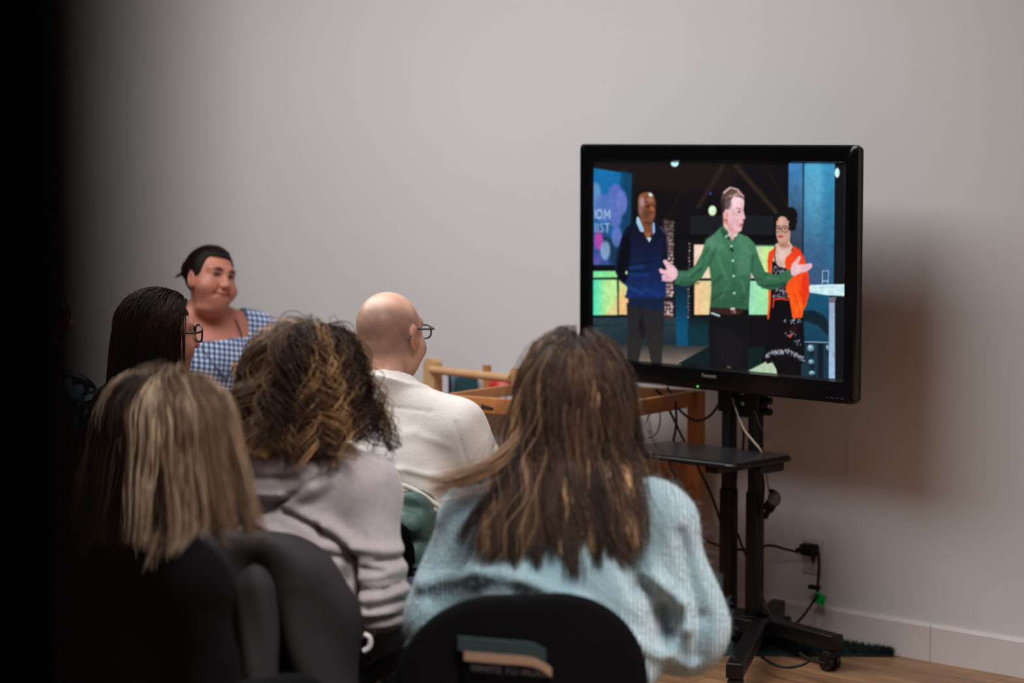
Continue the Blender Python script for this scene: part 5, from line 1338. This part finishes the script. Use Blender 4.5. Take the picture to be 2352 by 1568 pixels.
fc = [((-0.14, 0.745), (0.0, 0.815), 0.008, -0.013), ((0.0, 0.815), (0.125, 0.895), 0.008, -0.013), ((-0.02, 0.79), (0.13, 0.875), 0.013, 0.005), ((-0.12, 0.765), (0.02, 0.845), 0.012, 0.006),
      ((-0.13, 0.845), (0.03, 0.845), 0.008, 0.008), ((0.03, 0.845), (0.09, 0.868), 0.008, 0.007), ((-0.13, 0.828), (0.03, 0.828), 0.007, -0.007), ((-0.12, 0.880), (0.06, 0.880), 0.010, -0.008),
      ((0.02, 0.808), (0.10, 0.772), 0.008, -0.012), ((0.10, 0.772), (0.175, 0.712), 0.009, -0.013), ((0.03, 0.822), (0.12, 0.780), 0.013, 0.008), ((0.12, 0.780), (0.185, 0.735), 0.014, 0.012), ((0.185, 0.735), (0.285, 0.722), 0.013, 0.012),
      ((-0.05, 0.765), (0.09, 0.713), 0.008, -0.013), ((0.09, 0.713), (0.175, 0.706), 0.008, -0.012), ((-0.03, 0.780), (0.09, 0.732), 0.010, 0.008), ((0.09, 0.732), (0.15, 0.735), 0.010, 0.008), ((-0.10, 0.745), (0.02, 0.71), 0.008, -0.008),
      ((0.178, 0.705), (0.190, 0.56), 0.008, -0.022), ((0.06, 0.690), (0.16, 0.640), 0.012, 0.006),
      ((0.23, 0.702), (0.30, 0.706), 0.006, -0.010), ((0.20, 0.686), (0.25, 0.680), 0.007, -0.009), ((0.25, 0.680), (0.31, 0.695), 0.008, 0.009), ((0.19, 0.664), (0.28, 0.676), 0.006, 0.006), ((0.19, 0.640), (0.25, 0.640), 0.007, -0.010), ((0.25, 0.640), (0.30, 0.665), 0.006, -0.009),
      ((0.21, 0.622), (0.30, 0.640), 0.009, 0.009), ((0.22, 0.600), (0.31, 0.622), 0.006, -0.011), ((0.19, 0.590), (0.27, 0.592), 0.008, 0.007), ((0.20, 0.570), (0.30, 0.590), 0.006, -0.009), ((0.21, 0.555), (0.30, 0.568), 0.007, 0.006)]
gC = Cc.garment('hoodie', pC, M['hoodie'], t=0.020, st=0.020, sleeve=0.30, neckr=0.062, folds=fc, noise=0.004, nscale=14, extra=hood, step=0.0055, zlo=0.52)
Cc.trousers(pC, M['denim'], M['shoe'])
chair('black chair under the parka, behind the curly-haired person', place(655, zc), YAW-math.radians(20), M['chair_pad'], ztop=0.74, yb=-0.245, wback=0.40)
scalp_cap(Cc, pC, M['hair_brown'], 0.022, face_cut)
pal = palette((28, 18, 14), (80, 56, 41), (204, 160, 112), 0.34, along=0.25, cvar=0.3)
Cc.colt = 0.030
sets = [grow_hair(Cc, 3600, ((0, 0.75, 0.7), (0, -0.15, 1.0)), 0.945, vol=0.052, L=0.48, seed=11, clump=34, clumpf=0.92, wave=0.009, curl=0.0165, wlen=0.125, M=44, wid=0.0011, colors=pal, gravity=0.20, zvar=0.022, spread=0.35, volpow=0.45),
        grow_hair(Cc, 30, ((0, 0.75, 0.7), (0, -0.15, 1.0)), 0.985, vol=0.060, L=0.40, seed=12, clump=4, clumpf=0.5, wave=0.010, curl=0.014, wlen=0.090, M=40, wid=0.0005, colors=pal, gravity=0.22, zvar=0.03, spread=0.35, volpow=0.4)]
hair_obj(pC, M['hair'], sets)
# parka hung over her chair
pk = drape('parka', 'grey-brown padded parka hung over the chair behind the curly-haired person', 'coat', 655, zc, 20, M['coat'], -0.32, 0.275, 0.795, 0.20, -0.262, 0.014, 0.020, 4, crad=0.19, curve=0.45, vfold=0.020)
def slv(P):
    return sd_cap(P, (0.085, -0.335, 0.68), (0.105, -0.365, 0.30), 0.045, 0.048) + 0.006*vnoise((P[0]*1.4, P[1], P[2]*0.5), 24, 7)
sdf_mesh('sleeve', slv, axis(0.02, 0.23, .008), axis(-0.46, -0.26, .008), axis(0.22, 0.78, .008), M['coat'], pk)
def slv2(P):
    return sd_cap(P, (-0.06, -0.33, 0.72), (-0.05, -0.365, 0.30), 0.045, 0.050) + 0.006*vnoise((P[0]*1.4, P[1], P[2]*0.5), 24, 9)
sdf_mesh('lining', slv2, axis(-0.14, 0.05, .008), axis(-0.45, -0.25, .008), axis(0.22, 0.79, .008), M['coat_dark'], pk)
bt = on_Z(840, 1475, 5.16)
bto = thing('toggle', 'small pale toggle at the right edge of the grey-brown parka', 'toggle', tuple(map(float, bt)), YAW)
MB().tube(catmull([(-0.004, 0, 0.018), (0.007, 0, 0.012), (0.010, 0, 0), (0.006, 0, -0.012), (-0.005, 0, -0.019)], 5), [0.006]*5*4+[0.006], 10).build('loop', M['white_plastic'], bto, smooth=True)

# ================================================================ blonde woman in black, nearest
zb = 4.30
Bl = Fig(top=1.187, w=0.82, fat=0.95, lean=0.05, side=0.06, hyaw=-16, hpitch=4, hroll=2, hfwd=0.03, elb=[np.array([-0.20, 0.03, 0.62]), np.array([0.20, 0.03, 0.62])], wri=[np.array([-0.07, 0.24, 0.545]), np.array([0.07, 0.22, 0.545])])
pL = person(292, zb, 46, 'person with a straight blonde bob dressed in black, nearest at the left')
Bl.build_body(pL, M['skin_pink'])
Bl.garment('top', pL, M['black_cloth'], t=0.016, st=0.016, neckr=0.062, noise=0.004, zlo=0.48, step=0.008)
Bl.trousers(pL, M['black_cloth'], M['shoe'])
scalp_cap(Bl, pL, M['hair_brown'], 0.007, face_cut)
palb = palette((38, 29, 24), (116, 92, 71), (232, 206, 176), 0.36, along=-0.0, cvar=0.25)
Bl.colt = 0.02
sets = [grow_hair(Bl, 4600, ((0.10, 0.75, 0.7), (0.06, -0.25, 1.0)), 0.935, vol=0.045, L=0.42, seed=21, clump=60, clumpf=0.50, wave=0.0035, wlen=0.17, M=24, wid=0.0011, colors=palb, gravity=0.30, zvar=0.022, spread=0.30)]
hair_obj(pL, M['hair'], sets)
chair('black chair of the blonde person at the lower left', place(292, zb), YAW-math.radians(46), M['chair_pad'], ztop=0.74, yb=-0.24)

# ================================================================ woman in the pale blue sweater
zr = 5.05
Rr = Fig(top=1.188, dz=-0.028, w=1.08, fat=1.05, lean=0.07, side=0.0, hyaw=4, hpitch=2, hroll=3, hx=0.018, hfwd=0.03,
         elb=[np.array([-0.255, 0.02, 0.60]), np.array([0.262, 0.05, 0.565])], wri=[np.array([-0.10, 0.30, 0.60]), np.array([0.12, 0.32, 0.60])])
pR = person(1300, zr, 2, 'person with long brown highlighted hair in a fuzzy pale blue sweater')
Rr.build_body(pR, M['skin_pink'])
def puff(f, P):
    for i, sg in ((0, -1), (1, 1)):
        f = smin(f, sd_cap(P, Rr.sh[i] + np.array([sg*0.012, 0, -0.02]), Rr.el[i] + np.array([0, -0.01, 0.03]), 0.056, 0.074), 0.05)
        f = smin(f, sd_ell(P, Rr.el[i] + np.array([0.0, 0.02, -0.01]), (0.072, 0.09, 0.075)), 0.04)
    f = smin(f, sd_ell(P, (0, -0.02, 0.66), (0.22, 0.135, 0.17)), 0.05)
    return f
fr = [((-0.30, 0.69), (-0.176, 0.73), 0.020, 0.014), ((-0.176, 0.73), (-0.08, 0.722), 0.020, 0.014), ((-0.08, 0.722), (0.03, 0.675), 0.020, 0.014), ((0.03, 0.675), (0.14, 0.59), 0.018, 0.014), ((0.14, 0.59), (0.26, 0.51), 0.018, 0.014),
      ((-0.10, 0.765), (0.05, 0.74), 0.018, -0.002), ((0.08, 0.86), (0.155, 0.70), 0.022, -0.014), ((0.155, 0.70), (0.20, 0.63), 0.018, -0.020), ((0.205, 0.635), (0.215, 0.590), 0.020, -0.040),
      ((0.18, 0.72), (0.245, 0.66), 0.014, 0.012), ((0.245, 0.66), (0.255, 0.60), 0.014, 0.016), ((0.255, 0.60), (0.225, 0.55), 0.014, 0.010), ((0.24, 0.80), (0.285, 0.62), 0.014, -0.012), ((0.285, 0.62), (0.28, 0.54), 0.014, -0.014),
      ((-0.27, 0.80), (-0.285, 0.66), 0.012, -0.012), ((-0.20, 0.86), (-0.22, 0.74), 0.018, -0.006)]
gR = Rr.garment('sweater', pR, M['sweater'], t=0.026, st=0.030, sleeve=0.92, neckr=0.07, folds=fr, noise=0.006, nscale=11, extra=puff, step=0.0065, zlo=0.47)
# loose mohair fibres standing off the knit, in the same garment
gm = gR.data; nV = len(gm.vertices); co = np.zeros(nV*3, f4); gm.vertices.foreach_get('co', co); co = co.reshape(-1, 3); no = np.zeros(nV*3, f4); gm.vertices.foreach_get('normal', no); no = no.reshape(-1, 3)
pick = rng.choice(nV, 15000); bp_ = co[pick] - no[pick]*0.001 + rng.normal(size=(15000, 3))*0.001; nn_ = no[pick]*0.8 + rng.normal(size=(15000, 3))*0.5
tq = np.linspace(0, 1, 4)[None, :, None]; Ln = (0.003 + 0.008*rng.random(15000))[:, None, None]
fb = bp_[:, None] + (nn_[:, None]*tq + rng.normal(size=(15000, 1, 3))*0.6*tq**2)*Ln
Vf, Qf, _ = tubes_np(fb, np.full((15000, 4), 0.00014), np.ones((15000, 4, 3)), 3)
M['fuzz'] = mat('mohair_fibre', (150, 176, 184), 0.9, 0.1, noise=(40, .05))
mesh_np('fuzz', Vf, Qf, M['fuzz'], gR)['kind'] = 'stuff'
Rr.trousers(pR, M['denim'], M['shoe'])
scalp_cap(Rr, pR, M['hair_brown'], 0.019, face_cut)
palr = palette((25, 19, 17), (68, 51, 41), (176, 140, 104), 0.25, along=0.25, cvar=0.25)
Rr.colt = 0.036
sets = [grow_hair(Rr, 5200, ((-0.03, 0.75, 0.7), (0.02, -0.35, 1.0)), 0.795, vol=0.040, L=0.62, seed=31, clump=80, clumpf=0.62, wave=0.007, wlen=0.20, M=28, wid=0.0011, colors=palr, gravity=0.26, zvar=0.030, spread=0.16),
        grow_hair(Rr, 300, ((-0.03, 0.75, 0.7), (0.02, -0.35, 1.0)), 0.80, vol=0.050, L=0.60, seed=32, clump=8, clumpf=0.4, wave=0.009, wlen=0.16, M=28, wid=0.0005, colors=palr, gravity=0.24, zvar=0.06, spread=0.28)]
# a lock flung out over her left shoulder
ns = 130; t_ = np.linspace(0, 1, 24); lock = []
ctrl = catmull([Rr.hc + np.array([-0.085, -0.07, -0.02]), Rr.hc + np.array([-0.125, -0.10, -0.09]), Rr.hc + np.array([-0.175, -0.13, -0.135]), Rr.hc + np.array([-0.24, -0.14, -0.160]), Rr.hc + np.array([-0.295, -0.14, -0.172])], 6)
ctrl = np.array(ctrl); tt_ = np.linspace(0, 1, len(ctrl)); base = np.stack([np.interp(t_, tt_, ctrl[:, k]) for k in range(3)], 1)
lk = base[None] + rng.normal(size=(ns, 1, 3))*np.array([0.012, 0.010, 0.016])*(0.5 + 1.0*t_[None, :, None]*(1-t_[None, :, None]*0.5))
ctrl2 = np.array(catmull([Rr.hc + np.array([-0.09, -0.09, -0.06]), Rr.hc + np.array([-0.14, -0.14, -0.15]), Rr.hc + np.array([-0.20, -0.175, -0.22]), Rr.hc + np.array([-0.235, -0.19, -0.28])], 6)); tt2 = np.linspace(0, 1, len(ctrl2))
base2 = np.stack([np.interp(t_, tt2, ctrl2[:, k]) for k in range(3)], 1)
lk2 = base2[None] + rng.normal(size=(60, 1, 3))*np.array([0.007, 0.008, 0.008])
for q_, nn2, cl_ in ((lk, ns, (112, 82, 58)), (lk2, 60, (34, 26, 24))):
    cc2 = np.array(lin(cl_)[:3])[None, None]*(0.6+0.8*rng.random((nn2, 1, 1)))*np.ones((1, 24, 1))
    sets.append((q_, 0.0011*(1-0.7*t_**2)[None, :]*np.ones((nn2, 1)), cc2))
hair_obj(pR, M['hair'], sets)
cR = chair('black padded chair of the person in the pale blue sweater', place(1162, zr-0.02), YAW-math.radians(-8), M['chair_pad'], wback=0.52, ztop=0.722, yb=-0.262, crad=0.205, hb=0.44)
# pouch on the chair back
M['teal_band'] = mat('dark_teal_band', (8, 36, 38), 0.8, noise=(30, .1)); M['beige_band'] = mat('beige_webbing', (122, 98, 80), 0.85, noise=(50, .08)); M['dim_print'] = mat('dim_print', (40, 34, 36), 0.9)
bgp = thing('chair_pouch', 'black pouch with teal and beige bands on the back of the nearest chair', 'pouch', place(1162, zr-0.02), YAW-math.radians(-8))
def yb_at(x, z): return -0.262 + 0.5*x*x - 0.10*max(z-0.5, 0) - 0.018
def band(nm, pts_top, pts_bot, th_, m, off):
    mb = MB(); n = len(pts_top)
    V = []
    for (x, z) in pts_top + pts_bot: V.append((x, yb_at(x, z)-off, z))
    for (x, z) in pts_top + pts_bot: V.append((x, yb_at(x, z)-off-th_, z))
    Fc = []
    for o_ in (0, 2*n):
        for i in range(n-1): Fc.append((o_+i, o_+i+1, o_+n+i+1, o_+n+i))
    for i in range(n-1): Fc += [(i, i+1, 2*n+i+1, 2*n+i), (n+i, n+i+1, 3*n+i+1, 3*n+i)]
    Fc += [(0, n, 3*n, 2*n), (n-1, 2*n-1, 4*n-1, 3*n-1)]
    return mb.add(V, Fc).build(nm, m, bgp, smooth=False)
xs_ = np.linspace(-0.125, 0.050, 10)
def ztop_(x, b): return b - 0.10*(x+0.125) - 2.2*max(0, x-0.0)**2*4
band('pouch_body', [(x, ztop_(x, 0.598)) for x in xs_], [(x, 0.44) for x in xs_], 0.010, M['black_cloth'], 0.001)
band('teal_band', [(x, ztop_(x, 0.640)) for x in xs_-0.012], [(x, ztop_(x, 0.612)) for x in xs_-0.012], 0.014, M['teal_band'], 0.001)
band('beige_band', [(x, ztop_(x, 0.612)) for x in xs_], [(x, ztop_(x, 0.594)) for x in xs_], 0.017, M['beige_band'], 0.001)
text_mesh('lettering', 'WHITE TO MORE', 0.020, M['dim_print'], bgp, (-0.035, yb_at(-0.035, 0.575)-0.014, 0.570), (PI/2, math.radians(6), 0), 0.0004, 0.0006)

# ================================================================ woman with dark red-brown hair and glasses
zd = 6.55
D = Fig(top=1.195, w=0.95, fat=1.0, lean=0.05, side=0, hyaw=37, hpitch=2, hroll=0, face=1.0, fine=0.004)
pD = person(338, zd, 22, 'person with long straight dark brown hair and black glasses turned right')
D.build_body(pD, M['skin_pink'])
eyes(D, pD); glasses(D, pD, M['frame'], M['lens'], r=0.0024, half=0.029, hh=0.023)
D.garment('top', pD, M['lace'], t=0.014, st=0.016, neckr=0.07, noise=0.003, zlo=0.48, step=0.008)
D.trousers(pD, M['denim'], M['shoe'])
scalp_cap(D, pD, M['hair_dark'], 0.004, lambda f, q: face_cut(f, q, 0.030, 0.06))
pald = palette((14, 8, 8), (40, 19, 16), (74, 36, 28), 0.2, cvar=0.25)
sets = [grow_hair(D, 3800, ((-0.15, 0.75, 0.7), (-0.08, -0.2, 1.0)), 0.80, vol=0.018, backw=0.7, shield=lambda q: sd_ell(q, (0.045, 0.085, -0.035), (0.062, 0.070, 0.105)), L=0.56, seed=41, clump=60, clumpf=0.3, wave=0.001, wlen=0.2, M=20, wid=0.0012, colors=pald, gravity=0.34, zvar=0.02, spread=0.10,
                  hairline=lambda u: ~((u[:, 1] > 0.0) & (u[:, 2] < 0.30) & (u[:, 0] > 0)))]
hair_obj(pD, M['hair'], sets)
er = D.hc + D.HR @ np.array([0.083, -0.002, -0.042])
MB().ball(tuple(er), 0.0045, 12).build('earring', M['steel'], pD, smooth=True)
chair('black chair of the dark-haired person with glasses', place(332, zd), YAW-math.radians(22), M['chair_pad'], ztop=0.74)

# ================================================================ dim person at the far left
ze = 6.95
E = Fig(top=1.215, w=1.0, fat=1.05, lean=0.03, hyaw=56, hpitch=0, face=1.0, fine=0.005)
pE = person(48, ze, 26, 'person with glasses and a dark patterned top in the shade at the far left')
E.build_body(pE, M['skin_pink']); eyes(E, pE); glasses(E, pE, M['frame'], M['lens'], r=0.0024)
E.garment('top', pE, M['lace'], t=0.016, st=0.018, neckr=0.07, noise=0.003, zlo=0.48, step=0.008)
E.trousers(pE, M['black_cloth'], M['shoe'])
scalp_cap(E, pE, M['hair_dark'], 0.010, face_cut)
hair_obj(pE, M['hair'], [grow_hair(E, 1500, ((0, 0.75, 0.7), (0, -0.2, 1.0)), 1.04, vol=0.022, L=0.30, seed=51, clump=40, clumpf=0.4, wave=0.003, M=14, wid=0.0018, colors=pald, gravity=0.3)])
chair('black chair of the person at the far left', place(48, ze), YAW-math.radians(26), M['chair_pad'], ztop=0.74)

# ================================================================ woman in the gingham dress, facing this way
zg = 8.65
G = Fig(top=1.228, dz=0.035, w=1.12, fat=1.22, lean=0.0, side=0.02, hyaw=-14, hpitch=-4, hroll=-13, full=1.16, face=1.0, fine=0.0026, hfwd=0.03,
        elb=[np.array([-0.30, 0.03, 0.66]), np.array([0.30, 0.03, 0.66])])
pG = person(482, zg, 152, 'person with dark hair pulled back in a blue gingham dress by the wall')
M['skin_dim'] = skin('skin_rosy', (188, 120, 100), None); G.build_body(pG, M['skin_dim'])
eyes(G, pG, look=(0.35, 1, 0.05))
def gdress(f, P):
    for i, sg in ((0, -1), (1, 1)):
        f = smin(f, sd_ell(P, G.sh[i] + np.array([sg*0.035, 0.0, -0.02]), (0.085, 0.080, 0.075)) + 0.004*np.sin(np.arctan2(P[1]-G.sh[i][1], P[2]-G.sh[i][2]+0.1)*26), 0.02)
    f = smin(f, sd_ell(P, (0.07, 0.085, 0.80), (0.085, 0.075, 0.075)), 0.03); f = smin(f, sd_ell(P, (-0.07, 0.085, 0.80), (0.085, 0.075, 0.075)), 0.03)
    cut = smax(sd_box(P, (0.0, 0.12, 1.03), (0.125, 0.16, 0.125), 0.03), -10+0*P[0], 0.01)
    return smax(f, -cut, 0.008)
G.garment('dress', pG, M['gingham'], t=0.014, st=0.014, sleeve=0.05, neckr=0.10, extra=gdress, noise=0.003, step=0.006, zlo=0.47)
G.trousers(pG, M['gingham'], M['shoe'])
def Gp(p): return G.hc + G.HR @ np.array(p, float)
scalp_cap(G, pG, M['hair_dark'], 0.009, lambda f, q: smax(face_cut(f, q, 0.040, 0.080), -sd_ell(q, (0, 0.10, 0.035), (0.062, 0.06, 0.050)), 0.006))
hsets = [grow_hair(G, 1800, ((0, -1.0, 0.15), (0, -0.9, 0.25)), 1.12, vol=0.010, L=0.001, seed=61, M=6, wid=0.001, colors=pald)]
# hair swept back to a small knot
n_ = 1500; r_ = np.random.default_rng(62); u_ = r_.normal(size=(n_*5, 3)); u_ /= np.linalg.norm(u_, axis=1, keepdims=True)
u_ = u_[(u_[:, 2] > -0.30) & ~((u_[:, 1] > 0.25) & (u_[:, 2] < 0.72)) & ~((u_[:, 1] > -0.05) & (u_[:, 2] < 0.05))][:n_]; n_ = len(u_)
knot = np.array([0, -0.97, 0.10]); ts_ = np.linspace(0, 1, 14)
w_ = u_[:, None]*(1-ts_[None, :, None]) + knot*ts_[None, :, None]; w_ /= np.linalg.norm(w_, axis=2, keepdims=True)
pth = w_*(np.array([0.078, 0.098, 0.088])+0.009+0.004*r_.random((n_, 1, 1))) + np.array([0, -0.012, 0.030])
hsets = [(pth @ G.HR.T + G.hc, 0.0012*np.ones((n_, 14)), pald(u_, np.arange(n_)//30, ts_, r_, None, None))]
hair_obj(pG, M['hair'], hsets)
def bun(P):
    q = to_local(P, Gp((0.012, -0.125, 0.045)), G.HR); f = sd_ell(q, (0, 0, 0), (0.032, 0.026, 0.030)) + 0.003*vnoise(q, 120, 2)
    return smin(f, sd_cap(q, (-0.01, -0.01, 0), (0.035, -0.03, -0.035), 0.012, 0.004), 0.012)
bc = Gp((0.012, -0.125, 0.045))
sdf_mesh('hair_knot', bun, axis(bc[0]-.08, bc[0]+.08, .004), axis(bc[1]-.08, bc[1]+.08, .004), axis(bc[2]-.08, bc[2]+.06, .004), M['hair_dark'], pG)
for sg in (-1, 1):
    MB().tube([Gp((sg*0.014, 0.0905, 0.034)), Gp((sg*0.030, 0.0885, 0.0385)), Gp((sg*0.050, 0.0725, 0.032))], [0.0040, 0.0052, 0.0020], 8).build('eyebrow', M['brow'], pG, smooth=True)
    MB().tube([Gp((sg*0.019, 0.0840, 0.0180)), Gp((sg*0.032, 0.0850, 0.0200)), Gp((sg*0.046, 0.0745, 0.0155))], [0.0018, 0.0034, 0.0020], 8).build('eyelashes', M['brow'], pG, smooth=True)
MB().tube([Gp((-0.021, 0.0810, -0.0515)), Gp((-0.010, 0.0915, -0.0475)), Gp((0, 0.0945, -0.0485)), Gp((0.010, 0.0915, -0.0475)), Gp((0.021, 0.0810, -0.0515))], [0.0012, 0.0030, 0.0034, 0.0030, 0.0012], 8).tube([Gp((-0.018, 0.0810, -0.0535)), Gp((-0.008, 0.0905, -0.0575)), Gp((0, 0.0920, -0.0585)), Gp((0.008, 0.0905, -0.0575)), Gp((0.018, 0.0810, -0.0535))], [0.0012, 0.0036, 0.0042, 0.0036, 0.0012], 8).build('lips', M['lip'], pG, smooth=True)
M['lanyard'] = mat('dark_cord', (30, 26, 30), 0.8, noise=(30, .1)); M['wood_bead'] = mat('wooden_pendant', (170, 120, 80), 0.5, noise=(20, .1))
MB().tube(catmull([G.nb + np.array([-0.060, -0.02, 0.030]), G.nb + np.array([-0.085, 0.045, -0.03]), G.nb + np.array([-0.090, 0.112, -0.10]), G.nb + np.array([-0.05, 0.165, -0.17]), G.nb + np.array([0.0, 0.185, -0.24])], 6), 0.0028, 8).tube(catmull([G.nb + np.array([0.060, -0.02, 0.030]), G.nb + np.array([0.085, 0.045, -0.03]), G.nb + np.array([0.085, 0.112, -0.10]), G.nb + np.array([0.05, 0.165, -0.17]), G.nb + np.array([0.0, 0.185, -0.24])], 6), 0.0028, 8).build('necklace_cord', M['lanyard'], pG, smooth=True)
MB().ball(tuple(G.nb + np.array([-0.03, 0.185, -0.19])), 0.011, 14, (1, .5, 1)).build('pendant', M['wood_bead'], pG, smooth=True)
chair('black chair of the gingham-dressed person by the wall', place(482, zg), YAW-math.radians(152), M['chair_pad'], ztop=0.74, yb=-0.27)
